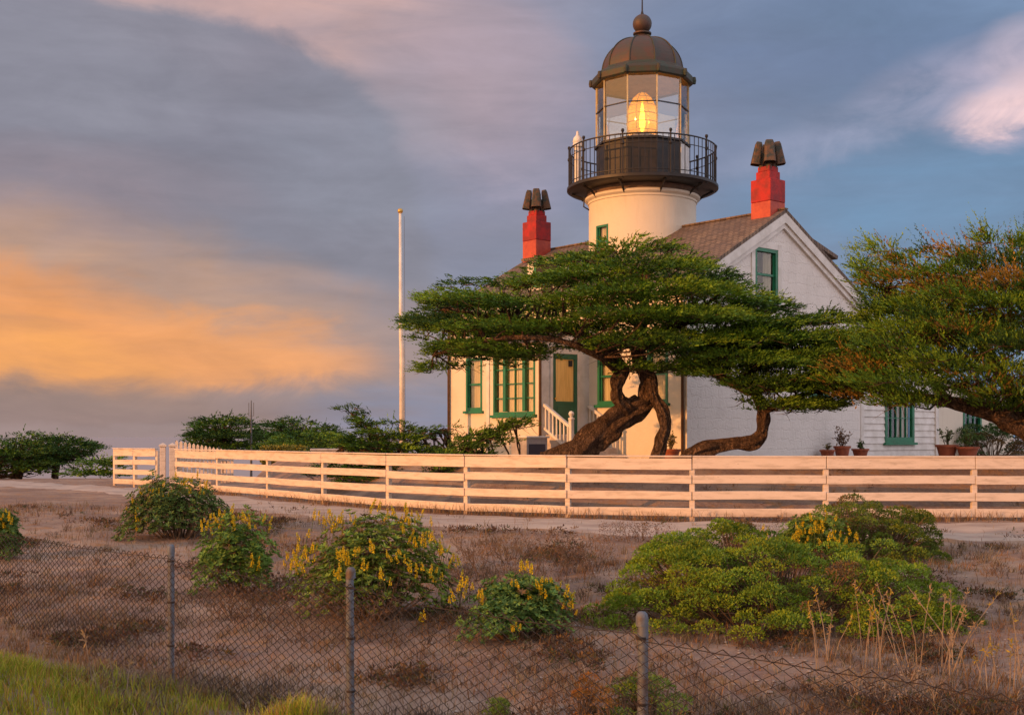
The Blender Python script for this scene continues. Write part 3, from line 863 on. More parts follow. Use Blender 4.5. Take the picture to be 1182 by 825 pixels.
# door
u0, u1, z0, z1 = pd
mb = MB()
pbox(mb, PSIDE, u0, u0 + .11, z0, z1, -.05, .012); pbox(mb, PSIDE, u1 - .11, u1, z0, z1, -.05, .012)
pbox(mb, PSIDE, u0 + .11, u1 - .11, z1 - .14, z1, -.05, .010); pbox(mb, PSIDE, u0 + .11, u1 - .11, z0, z0 + .88, -.05, .004)
door = mb.build('door', M['door'], LH)
mb = MB(); pbox(mb, PSIDE, u0 + .16, u1 - .16, z0 + .12, z0 + .76, .006, .014); mb.build('door_panel', M['door'], door, bevel=.01)
mb = MB(); mb.add([PSIDE.p(u0 + .11, z0 + .88, -.02), PSIDE.p(u1 - .11, z0 + .88, -.02), PSIDE.p(u1 - .11, z1 - .14, -.02), PSIDE.p(u0 + .11, z1 - .14, -.02)], [(0, 1, 2, 3)]); mb.build('pane', mat('painted_sunset_reflection', (.85, .56, .19), (.72, .46, .15), 2.5, .22, stretch=(6, 6, .6)), door)  # sunset glow reflected in the door glass, painted into the pane colour
MB().box(PSIDE.p(u1 - .24, z1 - .25, .004), (.03, .12, .16)).build('hanging_sign', M['dark'], door)
mb = MB(); pbox(mb, PSIDE, u0 - .1, u0 - .003, z0, z1 + .1, -.02, .025); pbox(mb, PSIDE, u1 + .003, u1 + .1, z0, z1 + .1, -.02, .025); pbox(mb, PSIDE, u0 - .001, u1 + .001, z1 + .003, z1 + .1, -.02, .023); mb.build('door_casing', M['trim'], LH)
MB().tube([PSIDE.p(u0 + .055, z0 + .95, .012), PSIDE.p(u0 + .055, z0 + .95, .07)], [.018, .03], 10).build('door_knob', M['gold'], door)
# steps and handrails
mb = MB()
for i in range(4):
    zt = 1.60 - i * .17
    xa_, xb_ = PX1 + .02 + (0 if i == 0 else .55 + (i - 1) * .29), PX1 + .55 + i * .29
    mb.box(((xa_ + xb_) / 2 + .01, -.865, (zt + .4) / 2), (xb_ - xa_ - .004, 1.6, zt - .4))
mb.build('porch_steps', M['timber'], LH, bevel=.01)
for yy in (-1.70, -.05):
    mb = MB(); a = Vector((PX1 + .04, yy, 2.40)); b = Vector((PX1 + 1.02, yy, 1.82))
    mb.beam(a, b, .09, .075); mb.beam(a - Vector((0, 0, .62)), b - Vector((0, 0, .62)), .05, .06)
    hr = mb.build('stair_railing', M['trim'], LH)
    for i in range(7):
        q = a.lerp(b, (i + .5) / 7)
        mb = MB(); mb.box(q - Vector((0, 0, .32)), (.04, .04, .62)); mb.build('baluster', M['trim'], hr)
    mb = MB(); q = Vector((PX1 + 1.08, yy, 0)); mb.box(q + Vector((0, 0, 1.45)), (.1, .1, 1.1)); mb.lathe([(.001, 2.22), (.05, 2.20), (.075, 2.145), (.05, 2.09), (.03, 2.07), (.05, 2.05), (.085, 2.03), (.085, 2.0)], 14, q)
    mb.build('newel_post', M['trim'], hr)
# downpipes
for x_, y_ in ((-.10, -.06), (-LEN + .03, -.06), (PX1 - .0, PY - .08)):
    mb = MB(); zt = EAVE - .25 if y_ > -1 else ptop(PY) - .1
    mb.tube([(x_, y_, .8), (x_, y_, zt), (x_, y_ - .1, zt + .15)], .04, 8); mb.build('downpipe', M['pipe'], LH, smooth=True)

# chimneys
def chimney(x, y):
    mb = MB(); zb = RIDGE - .9; h = .33
    mb.box((x, y, (zb + 7.98) / 2), (2 * h, 2 * h, 7.98 - zb)); base = mb.build('chimney', M['redbase'], LH, bevel=.01)
    mb = MB(); mb.box((x, y, (7.985 + 8.6) / 2), (2 * h + .01, 2 * h + .01, 8.6 - 7.985)); mb.box((x, y, (8.603 + 8.83) / 2), (.47, .47, .227)); mb.box((x, y, (8.833 + 8.97) / 2), (.40, .40, .137))
    mb.build('stack', M['red'], base, bevel=.012)
    for k in range(4):
        a = ROT * 0 + math.pi / 4 + k * math.pi / 2
        d = Vector((math.cos(a), math.sin(a), 0)); c = Vector((x, y, 8.9)) + d * .17
        mb = MB(); mb.tube([c, c + Vector((0, 0, .45))], [.085, .08], 12)
        top = c + Vector((0, 0, .76)) + d * .07; bot = c + Vector((0, 0, .14)) + d * .17
        mid = top.lerp(bot, .5)
        ax = (bot - top).normalized(); s = ax.cross(d).normalized(); r_ = s.cross(ax)
        base_i = len(mb.v); n = 16
        for q, rx_, ry_ in ((top, .10, .075), (top.lerp(bot, .12), .125, .10), (bot, .165, .14), (bot, .15, .125), (top.lerp(bot, .2), .10, .08)):
            for j in range(n):
                t_ = 2 * math.pi * j / n
                mb.v.append(tuple(q + s * rx_ * math.copysign(abs(math.cos(t_)) ** .5, math.cos(t_)) + r_ * ry_ * math.copysign(abs(math.sin(t_)) ** .5, math.sin(t_))))
        for i in range(4):
            for j in range(n):
                aa = base_i + i * n + j; bb = base_i + i * n + (j + 1) % n
                mb.f.append((aa, bb, bb + n, aa + n))
        mb.f.append(tuple(base_i + j for j in range(n))); mb.f.append(tuple(base_i + 4 * n + j for j in range(n)))
        mb.build('chimney_cowl', M['cowl'], base)
chimney(-.42, 3.86); chimney(-9.45, 3.42)

# tower
TC = Vector((-5.17, 3.9, 0)); TR = 1.63
def vtheta(px):  # direction to camera in house coordinates
    w = (Vector((0, 0, 0)) - (O + XA * TC.x + YA * TC.y)); return math.atan2(w.dot(YA), w.dot(XA))
FACE = vtheta(0)
twc = FACE - math.asin(.735)      # window azimuth on the cylinder
def tower():
    mb = MB(); n = 96; prof = [4.0, 6.9, 7.85, 8.0, 8.62]
    hw = .265 / TR
    for i in range(n):
        a0 = twc - hw + 2 * math.pi * i / n; a1 = twc - hw + 2 * math.pi * (i + 1) / n
        for za, zb in zip(prof, prof[1:]):
            inwin = (za == 6.9) and (2 * math.pi * (i + .5) / n < 2 * hw)
            pts = [(a0, za), (a1, za), (a1, zb), (a0, zb)]
            if not inwin: mb.add([(TC.x + TR * math.cos(a), TC.y + TR * math.sin(a), z_) for a, z_ in pts], [(0, 1, 2, 3)])
    tw = mb.build('tower', M['plaster'], LH, smooth=True)
    mb = MB(); mb.lathe([(TR, 8.60), (TR + .03, 8.62), (TR + .03, 8.68), (TR + .10, 8.72), (TR + .12, 8.74), (TR + .12, 8.80), (TR + .05, 8.83)], 96, TC); mb.build('cornice', M['plaster'], tw, smooth='auto')
    nw = 2 * math.pi / 96 * math.ceil(2 * hw / (2 * math.pi / 96))
    ca = twc - hw + nw / 2
    tn = Vector((math.cos(ca), math.sin(ca), 0)); ta = Vector((-tn.y, tn.x, 0)); half = TR * math.sin(nw / 2)
    pl = Plane(TC + tn * TR * math.cos(nw / 2), ta, tn)
    w = window(pl, -half, half, 6.9, 7.85, curtain=1.0, fw=.06)
    w.parent = tw
    for ch in list(w.children):   # keep thing > part > sub-part
        ch.parent = tw
    for ch, nm in ((w, 'window'),): pass
    return tw
TW = tower()
# gallery
mb = MB(); mb.lathe([(1.66, 8.80), (1.68, 8.83), (1.70, 9.0)], 72, TC)
mb.build('timber_band', M['under'], LH, smooth='auto')
mb = MB(); mb.lathe([(1.5, 8.98), (1.95, 8.985), (2.25, 9.02), (2.30, 9.05), (2.30, 9.13), (2.26, 9.15), (1.2, 9.16)], 72, TC)
gal = mb.build('gallery_deck', M['black'], LH, smooth='auto')
for k in range(10):
    a = FACE + math.pi / 10 + k * math.pi / 5
    d = Vector((math.cos(a), math.sin(a), 0)); mb = MB()
    mb.tube([TC + d * 1.69 + Vector((0, 0, 8.72)), TC + d * 1.85 + Vector((0, 0, 8.86)), TC + d * 2.15 + Vector((0, 0, 9.0))], [.03, .035, .035], 8)
    mb.build('bracket', M['black'], gal)
mb = MB(); RR = 2.23
ring = lambda z, r, R=RR, n=72: mb.tube([(TC.x + R * math.cos(2 * math.pi * i / n), TC.y + R * math.sin(2 * math.pi * i / n), z) for i in range(n + 1)], r, 6, cap=False)
ring(10.28, .024); ring(10.02, .013); ring(9.26, .014)
rail = mb.build('gallery_railing', M['black'], LH)
mb = MB()
for k in range(10):
    a = FACE + math.pi / 10 + k * math.pi / 5 + .06
    q = Vector((TC.x + RR * math.cos(a), TC.y + RR * math.sin(a), 0)); m2 = MB()
    m2.tube([q + Vector((0, 0, 9.0)), q + Vector((0, 0, 10.33))], .027, 8)
    m2.lathe([(.001, 10.44), (.035, 10.43), (.05, 10.385), (.035, 10.34), (.02, 10.33)], 10, q)
    m2.lathe([(.03, 10.08), (.05, 10.05), (.05, 10.0), (.03, 9.97)], 10, q)
    m2.build('railing_post', M['black'], rail)
for k in range(80):
    a = 2 * math.pi * k / 80
    q = Vector((TC.x + RR * math.cos(a), TC.y + RR * math.sin(a), 0)); m2 = MB()
    m2.tube([q + Vector((0, 0, 9.14)), q + Vector((0, 0, 10.28))], .013, 5)
    m2.build('railing_bar', M['black'], rail)
# lantern room: ten sides
NL, LR = 10, 1.40
LA = [FACE + math.pi / NL + k * 2 * math.pi / NL for k in range(NL)]
def lp(k, z, r=LR): a = LA[k % NL]; return Vector((TC.x + r * math.cos(a), TC.y + r * math.sin(a), z))
right_k = None
lan = MB()
for k in range(NL): lan.add([lp(k, 9.15), lp(k + 1, 9.15), lp(k + 1, 10.36), lp(k, 10.36)], [(0, 1, 2, 3)])
lantern = lan.build('lantern_base', M['black'], LH)
mb = MB()
for k in range(NL): mb.beam(lp(k, 10.38, LR + .02), lp(k + 1, 10.38, LR + .02), .10, .06)
mb.build('lantern_sill', M['black'], lantern)
# pale door panel on the right-hand face
kd = 0 if (lp(0, 0) + lp(1, 0) - lp(NL - 1, 0) - lp(NL - 2, 0)).length < 0 else None
def cam_right(p): w = O + XA * p.x + YA * p.y; return w.x / w.y
faces = sorted(range(NL), key=lambda k: -cam_right((lp(k, 0) + lp(k + 1, 0)) / 2))
vis = [k for k in faces if ((lp(k, 0) + lp(k + 1, 0)) / 2 - TC).dot(Vector((math.cos(FACE), math.sin(FACE), 0))) > .1]
k = vis[0]; mb = MB()
nrm = ((lp(k, 0) + lp(k + 1, 0)) / 2 - TC).normalized() * .02
mb.hexa([lp(k, 9.2) + nrm * .2, lp(k + 1, 9.2) + nrm * .2, lp(k + 1, 9.2) + nrm, lp(k, 9.2) + nrm, lp(k, 10.33) + nrm * .2, lp(k + 1, 10.33) + nrm * .2, lp(k + 1, 10.33) + nrm, lp(k, 10.33) + nrm]); mb.build('lantern_door', M['trim'], lantern)
M['bar'] = mat('lantern_bar_paint', (.52, .44, .26), (.36, .30, .18), 5, .5)
frame = MB()
for k in range(NL): frame.beam(lp(k, 10.4), lp(k, 12.28), .042, .042)
fr_ = frame.build('lantern_frame', M['bar'], LH)
mb = MB()
for k in range(NL): mb.beam(lp(k, 11.44, LR + .004), lp(k + 1, 11.44, LR + .004), .03, .03)
mb.build('glazing_ring', M['black'], fr_)
for k in range(NL):
    mb = MB(); r2 = LR - .012; mb.add([lp(k, 10.42, r2), lp(k + 1, 10.42, r2), lp(k + 1, 12.26, r2), lp(k, 12.26, r2)], [(0, 1, 2, 3)]); mb.build('lantern_pane', M['lglass'], fr_)
# inside: floor, ceiling, lens
mb = MB(); mb.lathe([(.001, 10.30), (LR - .06, 10.30)], 30, TC); mb.build('lantern_floor', M['under'], fr_)
mb = MB()
for i in range(2):
    pass
mb.lathe([(.30, 10.31), (.30, 10.40), (.22, 10.45), (.22, 10.62), (.40, 10.66), (.40, 10.72), (.001, 10.72)], 24, TC)
ped = mb.build('lens_pedestal', M['copper'], LH, smooth='auto')
mb = MB(); mb.lathe([(.34, 10.73), (.44, 10.85), (.47, 11.1), (.47, 11.35), (.42, 11.62), (.28, 11.88), (.10, 12.04), (.001, 12.06)], 28, TC)
mb.build('lens', M['lens'], ped, smooth=True)
mb = MB(); mb.lathe([(.001, 10.86), (.05, 10.9), (.085, 11.05), (.09, 11.2), (.06, 11.45), (.03, 11.65), (.001, 11.8)], 16, TC)
mb.build('lamp', M['bulb'], ped, smooth=True)
mb = MB()
for z_, r_ in ((10.85, .45), (11.1, .48), (11.35, .48), (11.62, .43), (11.88, .29)): ring(z_, .012, r_, 28)
for k in range(8):
    a = FACE + (k + .5) * math.pi / 4
    mb.tube([TC + Vector((math.cos(a) * r_, math.sin(a) * r_, z_)) for r_, z_ in ((.35, 10.73), (.45, 10.85), (.48, 11.1), (.48, 11.35), (.43, 11.62), (.29, 11.88), (.10, 12.05))], .011, 6)
mb.build('lens_ring', M['gold'], ped)
# dome
M['soffit'] = mat('pale_soffit', (.42, .33, .22), (.32, .24, .16), 3, .7)
er = 1.56
dm = MB()
pr = [(1.42, 12.26, 0), (er - .04, 12.24, 0), (er, 12.28, 0), (er, 12.44, 0), (er - .05, 12.52, 0), (1.30, 12.62, 0), (1.24, 12.70, 0)]
for i in range(len(pr) - 1):
    for k in range(NL): dm.add([lp(k, pr[i][1], pr[i][0]), lp(k + 1, pr[i][1], pr[i][0]), lp(k + 1, pr[i + 1][1], pr[i + 1][0]), lp(k, pr[i + 1][1], pr[i + 1][0])], [(0, 1, 2, 3)])
eave = dm.build('dome_eave', M['verd'], LH)
for k in range(NL):
    m2 = MB(); q = lp(k, 12.37, er + .01); m2.lathe([(.001, .12), (.05, .10), (.065, 0), (.05, -.10), (.001, -.12)], 10, q); m2.build('eave_boss', M['verd'], eave)
mb = MB(); mb.lathe([(.001, 12.62), (1.40, 12.27)], 20, TC); mb.build('lantern_ceiling', M['soffit'], eave)
prof = []
for i in range(13):
    t_ = i / 12 * math.radians(80)
    prof.append((.16 + 1.06 * math.cos(t_) ** .95, 12.69 + 1.0 * math.sin(t_)))
mb = MB()
for i in range(12):
    for k in range(NL): mb.add([lp(k, prof[i][1], prof[i][0]), lp(k + 1, prof[i][1], prof[i][0]), lp(k + 1, prof[i + 1][1], prof[i + 1][0]), lp(k, prof[i + 1][1], prof[i + 1][0])], [(0, 1, 2, 3)])
dome = mb.build('dome', M['copper'], LH)
for k in range(NL):
    m2 = MB(); m2.tube([lp(k, z_ + .005, r_ + .005) for r_, z_ in prof], .022, 6); m2.build('dome_seam', M['verd'], dome)
mb = MB(); mb.lathe([(.36, 13.62), (.34, 13.70), (.22, 13.76), (.19, 13.80), (.28, 13.83), (.28, 13.87), (.16, 13.89), (.16, 13.93)], 28, TC)
mb.lathe([(.29 * math.sin(math.pi * i / 14) + .001, 14.15 - .29 * math.cos(math.pi * i / 14)) for i in range(15)], 28, TC)
mb.build('finial_ball', M['copper'], dome, smooth='auto')
mb = MB(); mb.tube([TC + Vector((0, 0, 14.42)), TC + Vector((0, 0, 14.55)), TC + Vector((0, 0, 15.5))], [.06, .025, .012], 8); mb.build('lightning_rod', M['black'], dome)
# small white vent post on the gallery, left
a = FACE - math.radians(82)
q = TC + Vector((math.cos(a), math.sin(a), 0)) * 1.98
mb = MB(); mb.lathe([(.11, 9.16), (.11, 10.35), (.15, 10.38), (.15, 10.45), (.13, 10.5), (.15, 10.55), (.12, 10.66), (.05, 10.74), (.03, 10.86), (.001, 10.87)], 16, q); mb.build('vent_post', M['trim'], LH, smooth='auto')
a = FACE - math.radians(80); d = Vector((math.cos(a), math.sin(a), 0)); mb = MB()
mb.tube([TC + d * 1.78 + Vector((0, 0, 8.85)), TC + d * 1.80 + Vector((0, 0, 8.55)), TC + d * 1.63 + Vector((0, 0, 8.45))], .022, 6); mb.build('conduit', M['black'], LH)

# ------------------------------------------------------------------ yard objects
def box_cabinet():
    p = P(611, 528, 31.2)
    r = empty('cabinet', (p.x, p.y, p.z), ROT, 'low white box with a dark navy panel below the porch rail', 'box')
    MB().box((0, 0, .15), (.6, .72, .72)).build('body', M['weathered'], r, bevel=.01)
    MB().box((.305, .0, .12), (.012, .56, .46)).build('panel', M['navy'], r)
    MB().box((0, 0, .53), (.7, .8, .05)).build('lid', M['trim'], r, bevel=.01)
box_cabinet()

def flagpole():
    b = P(464, 560, 36.0)
    r = empty('flagpole', (b.x, b.y, 0), 0, 'tall bare white flagpole with a small ball on top, left of the lighthouse', 'flagpole')
    t = P(463, 246, 36.0).z
    MB().tube([(0, 0, -.2), (0, 0, t * .5), (-.03, 0, t * .55), (-.05, 0, t)], [.085, .075, .06, .042], 14).build('pole', M['pole'], r, smooth=True)
    MB().lathe([(.001, .14), (.06, .12), (.085, .06), (.06, 0), (.001, -.01)], 14, (-.05, 0, t)).build('finial', M['gold'], r, smooth=True)
    MB().tube([(.1, -.02, 1.2), (.07, -.02, t - .1)], .006, 4).build('halyard', M['mast'], r)
    MB().box((.1, 0, 1.2), (.03, .05, .2)).build('cleat', M['mast'], r)
flagpole()
def mast():
    b = P(290, 520, 60)
    r = empty('mast', (b.x, b.y, terrain(b.x, b.y)), 0, 'thin dark antenna mast between the distant cypress trees', 'mast')
    h = P(290, 462, 60).z - r.location.z
    MB().tube([(0, 0, -.1), (0, 0, h * .7), (0, 0, h)], [.06, .045, .02], 8).build('pole', M['mast'], r)
    for s in (-.12, .12): MB().tube([(0, 0, h * .8), (s, 0, h * .8), (s, 0, h * .97)], .015, 5).build('whip', M['mast'], r)
mast()

# ------------------------------------------------------------------ foliage builders
def in_poly(x, y, poly):
    r = False
    for i in range(len(poly)):
        a, b = poly[i], poly[i - 1]
        if (a[1] > y) != (b[1] > y) and x < (b[0] - a[0]) * (y - a[1]) / (b[1] - a[1]) + a[0]: r = not r
    return r
def edge_dist(x, y, poly):
    m = 1e9
    for i in range(len(poly)):
        a, b = poly[i], poly[i - 1]
        dx, dy = b[0] - a[0], b[1] - a[1]
        t = max(0, min(1, ((x - a[0]) * dx + (y - a[1]) * dy) / (dx * dx + dy * dy + 1e-9)))
        m = min(m, math.hypot(x - a[0] - t * dx, y - a[1] - t * dy))
    return m
G_DARK, G_MID, G_LITE, G_RUST = np.array([.036, .085, .013]), np.array([.085, .175, .015]), np.array([.155, .260, .020]), np.array([.26, .155, .026])
def cypress(root, poly, Yc, depth, limbs, npads, seed, spr=165, L=.21, nleaf=9, ll=.078, lw=.030, up=.16, wind=0.0, rise=0.0, cols=(.35, .4, .25, .0), thick=.15, padr=(.35, .75), centre=None, twigs=True, spike=0.0, layer=.42, limb_pads=0, warp=.6, sep=.55, zmin=1.6):
    g = np.random.default_rng(seed); rr = random.Random(seed)
    base = Vector(root.location)
    xs_ = [p[0] for p in poly]; ys_ = [p[1] for p in poly]
    cxp = centre or (sum(xs_) / len(xs_), sum(ys_) / len(ys_))
    pads = []
    tries = 0
    ppm = F / Yc
    while len(pads) < npads and tries < npads * 90:
        tries += 1
        x, y = rr.uniform(min(xs_), max(xs_)), rr.uniform(min(ys_), max(ys_))
        if not in_poly(x, y, poly): continue
        e = edge_dist(x, y, poly)
        hd = depth * min(1.0, (e / (1.05 * ppm))) ** .5
        s = rr.choice((-1, 1, -1)) * rr.random() ** .4
        c = P(x, y, Yc + hd * s)
        if layer:       # boughs lie in storeys
            w = warp * noise.noise(Vector((c.x * .45, c.y * .45, seed)))
            zl = round((c.z + w) / layer) * layer - w + rr.gauss(0, .04)
            c.z += (zl - c.z) * min(1, e / (.25 * ppm))
        r = min(rr.uniform(*padr), max(padr[0] * .6, e / ppm * 1.25))
        if any((c.x - q.x) ** 2 + (c.y - q.y) ** 2 < (sep * .5 * (r + q_)) ** 2 and abs(c.z - q.z) < layer * .55 for q, q_ in pads): continue
        pads.append((c, r))
    # trunk limbs
    tb = MB(); anchors = []
    for pts, rads in limbs:
        pp = [Vector(p) for p in pts]
        dense, dr = [], []
        for i in range(len(pp) - 1):
            p0 = pp[max(i - 1, 0)]; p1 = pp[i]; p2 = pp[i + 1]; p3 = pp[min(i + 2, len(pp) - 1)]
            for j in range(9):
                t = j / 9
                q = .5 * ((2 * p1) + (p2 - p0) * t + (2 * p0 - 5 * p1 + 4 * p2 - p3) * t * t + (3 * p1 - p0 - 3 * p2 + p3) * t ** 3)
                w = .05 * rads[i]
                dense.append(q + Vector((noise.noise(q * 3) * w * 6, noise.noise(q * 3 + Vector((9, 0, 0))) * w * 6, 0)) * (1 if i + j > 0 else 0))
                dr.append((rads[i] * (1 - t) + rads[i + 1] * t) * (1 + .16 * noise.noise(q * 4.5)))
        dense.append(pp[-1]); dr.append(rads[-1])
        tb.tube([q - base for q in dense], dr, 40, wob=.8)
        anchors += [(q, r_) for q, r_ in zip(dense, dr)]
    if limbs: tb.build('trunk', M['bark'], root, smooth=True)
    for _ in range(limb_pads):
        q, r_ = rr.choice(anchors)
        pads.append((q + Vector((rr.gauss(0, .10), rr.gauss(0, .10), rr.gauss(.05, .05))), padr[0] * rr.uniform(.5, .9)))
    # branches from limbs to the foliage pads
    br = MB(); hi = [a for a in anchors if a[0].z > zmin] or anchors
    for c, r in pads:
        if not hi: break
        q, r_ = min(hi, key=lambda a: (a[0] - c).length + rr.random() * .8)
        ln = (c - q).length
        if ln < .2: continue
        m1 = q.lerp(c, .4) + Vector((rr.uniform(-.12, .12), rr.uniform(-.12, .12), -.05 * ln + rr.uniform(-.1, .15)))
        m2 = q.lerp(c, .75) + Vector((rr.uniform(-.12, .12), rr.uniform(-.12, .12), -.06 * ln + rr.uniform(-.1, .1)))
        r0 = min(.05, .014 + .010 * ln)
        br.tube([q - base, m1 - base, m2 - base, c - base - Vector((0, 0, .03))], [r0, r0 * .8, r0 * .5, .008], 5, cap=False)
        for _ in range(3 if twigs else 0):
            a = rr.uniform(0, 6.28); t_ = c - base + Vector((math.cos(a) * r * .8, math.sin(a) * r * .8, -.02))
            br.tube([c - base - Vector((0, 0, .03)), (c - base).lerp(t_, .5) - Vector((0, 0, .05)), t_], [.010, .007, .003], 4, cap=False)
    if br.v: br.build('branches', M['bark'], root, smooth=True)
    # foliage
    Q, C = [], []
    cw = P(cxp[0], cxp[1], Yc)
    for c, r in pads:
        n = max(10, int(spr * (r / (.5 * (padr[0] + padr[1]))) ** 1.6))
        a = g.uniform(0, 2 * np.pi, n); rad = np.sqrt(g.uniform(0, 1, n))
        out = np.array([c.x - cw.x, (c.y - cw.y) * .9, 0.0]); out /= (np.linalg.norm(out) + .4)
        if abs(out[0]) < .4: out[0] = .4 * (1 if out[0] > 0 else -1) * rr.uniform(.2, 1.4)
        sw = unit(out + np.array([wind, 0, rise]))
        off = np.stack([rad * np.cos(a), rad * np.sin(a), np.zeros(n)], 1)
        lift = thick * (1 - rad ** 2) * g.uniform(-.35, 1, n) - .16 * rad ** 2 * r
        lump = np.array([.09 * noise.noise(Vector((c.x * 7 + o[0] * 4.5, c.y * 7 + o[1] * 4.5, c.z))) for o in off])
        pos = np.array(c - base)[None] + off * r + (off @ sw)[:, None] * sw[None] * r * .35
        pos[:, 2] += lift + lump * 1.3 * (r / .55)
        d = unit(off * (.25 + .75 * rad)[:, None] + sw[None] * .75 + g.normal(size=(n, 3)) * np.array([.25, .3, .16]) + np.array([0, 0, up]))
        k = g.choice(4, p=np.array(cols) / sum(cols))
        col = np.repeat((G_DARK, G_MID, G_LITE, G_RUST)[k][None], n, 0) * g.uniform(.8, 1.2, (n, 1))
        alt = g.random(n) < .22
        col[alt] = (G_DARK, G_MID, G_LITE, G_RUST)[g.choice(4, p=np.array(cols) / sum(cols))] 
        q, cc = sprays(pos, d, L * g.uniform(.6, 1.3, n) * (.8 + .6 * rad), nleaf, ll, lw, .5, g, col, flatn=.35, up=.12)
        Q.append(q); C.append(cc)
        if spike and rr.random() < spike:
            n2 = 6
            d2 = unit(sw[None] * .7 + g.normal(size=(n2, 3)) * .25 + np.array([0, 0, .6]))
            q, cc = sprays(np.repeat(np.array(c - base)[None], n2, 0) + g.normal(size=(n2, 3)) * r * .3, d2, L * g.uniform(1.6, 2.8, n2), nleaf * 2, ll, lw, .7, g, col[:n2])
            Q.append(q); C.append(cc)
    Q = np.concatenate(Q); C = np.concatenate(C)
    link('crown', quads_mesh('crown', Q, C), M['cyp'], root)
    # bare dead twigs hanging in the underside of the crown
    if twigs:
        tw = MB()
        for c, r in pads[::2]:
            p = c - base + Vector((rr.uniform(-.2, .2), rr.uniform(-.2, .2), -.05))
            for _ in range(3):
                d = Vector((rr.uniform(-1, 1), rr.uniform(-1, 1), rr.uniform(-.4, .1))).normalized() * rr.uniform(.2, .5)
                tw.tube([p, p + d * .5 + Vector((0, 0, rr.uniform(-.04, .04))), p + d], [.008, .006, .002], 4, cap=False)
        tag(tw.build('dead_twigs', M['twig'], root), kind='stuff')

def limb(*pr):
    return [P(a, b, c) for a, b, c, _ in pr], [r for *_, r in pr]
# main cypress in front of the porch
A_poly = [(470, 372), (478, 358), (492, 352), (498, 340), (520, 328), (545, 324), (575, 326), (592, 332), (604, 316), (620, 305), (650, 301), (676, 292), (700, 283), (740, 278), (782, 283), (800, 296), (818, 299), (830, 312), (842, 318), (850, 330), (872, 336), (885, 346), (924, 350), (930, 358), (908, 372), (900, 392), (880, 410), (840, 418), (800, 424), (770, 430), (735, 432), (705, 420), (690, 404), (660, 398), (640, 404), (616, 418), (585, 422), (560, 414), (530, 422), (500, 436), (480, 434), (488, 424), (512, 410), (478, 404), (506, 396), (482, 388)]
b = P(658, 536, 27.0)
rA = empty('cypress_tree', (b.x, b.y, GZ), 0, 'broad flat topped cypress with leaning forked trunk in front of the porch', 'tree')
Yc = 26.8
cypress(rA, A_poly, Yc, 2.3, [
    limb((628, 540, 27.0, .30), (668, 520, 27, .34), (702, 492, 26.9, .27), (730, 474, 26.8, .24), (746, 462, 26.8, .19), (748, 440, 26.7, .16), (738, 418, 26.6, .15), (737, 395, 26.6, .14), (742, 360, 26.6, .10), (748, 315, 26.8, .05)),
    limb((728, 476, 26.75, .13), (716, 462, 26.6, .14), (713, 445, 26.5, .13), (716, 425, 26.4, .12), (706, 406, 26.3, .11), (680, 388, 26.2, .09), (630, 375, 26.2, .07), (570, 365, 26.4, .05), (510, 358, 26.7, .025)),
    limb((738, 400, 26.6, .11), (770, 380, 26.4, .09), (815, 365, 26.2, .07), (880, 358, 26.5, .03)),
    limb((757, 532, 26.4, .13), (763, 512, 26.4, .12), (768, 490, 26.4, .125), (760, 468, 26.4, .11), (752, 445, 26.45, .10), (749, 420, 26.6, .09)),
    limb((713, 430, 26.45, .08), (690, 410, 25.6, .07), (640, 392, 25.2, .05), (570, 392, 25.3, .035), (500, 410, 25.8, .02)),
    limb((738, 405, 26.6, .10), (760, 385, 27.6, .08), (800, 350, 28.2, .05)),
    limb((640, 538, 27.0, .20), (690, 533, 26.9, .14), (720, 536, 26.6, .06))],
    265, 11, spr=150, cols=(.20, .42, .38, .0), up=.14, layer=.50, sep=.66, thick=.17, padr=(.35, .80), centre=(725, 400))
# leaning cypress to its right
B_poly = [(800, 405), (830, 385), (860, 378), (900, 380), (905, 365), (930, 372), (960, 362), (985, 372), (1000, 395), (1012, 415), (1008, 440), (985, 455), (962, 468), (935, 476), (905, 480), (884, 474), (866, 462), (850, 446), (835, 436), (810, 432), (795, 440), (790, 420)]
b = P(800, 535, 26.3)
rB = empty('cypress_tree', (b.x, b.y, GZ), 0, 'smaller cypress on an elbow bent trunk lying low before the pale gable', 'tree')
cypress(rB, B_poly, 26.2, 1.6, [
    limb((782, 540, 26.3, .16), (802, 522, 26.3, .16), (840, 512, 26.3, .13), (868, 510, 26.2, .14), (881, 498, 26.2, .13), (882, 475, 26.2, .12), (872, 455, 26.2, .12), (862, 435, 26.2, .10), (890, 412, 26.2, .07), (950, 402, 26.2, .04)),
    limb((872, 455, 26.2, .08), (840, 440, 26.0, .07), (815, 425, 26.0, .05)),
    limb((881, 478, 26.2, .06), (905, 462, 25.8, .05), (950, 450, 25.6, .03))],
    140, 12, cols=(.26, .44, .28, .02), up=.18, layer=.46, sep=.62, centre=(860, 440))
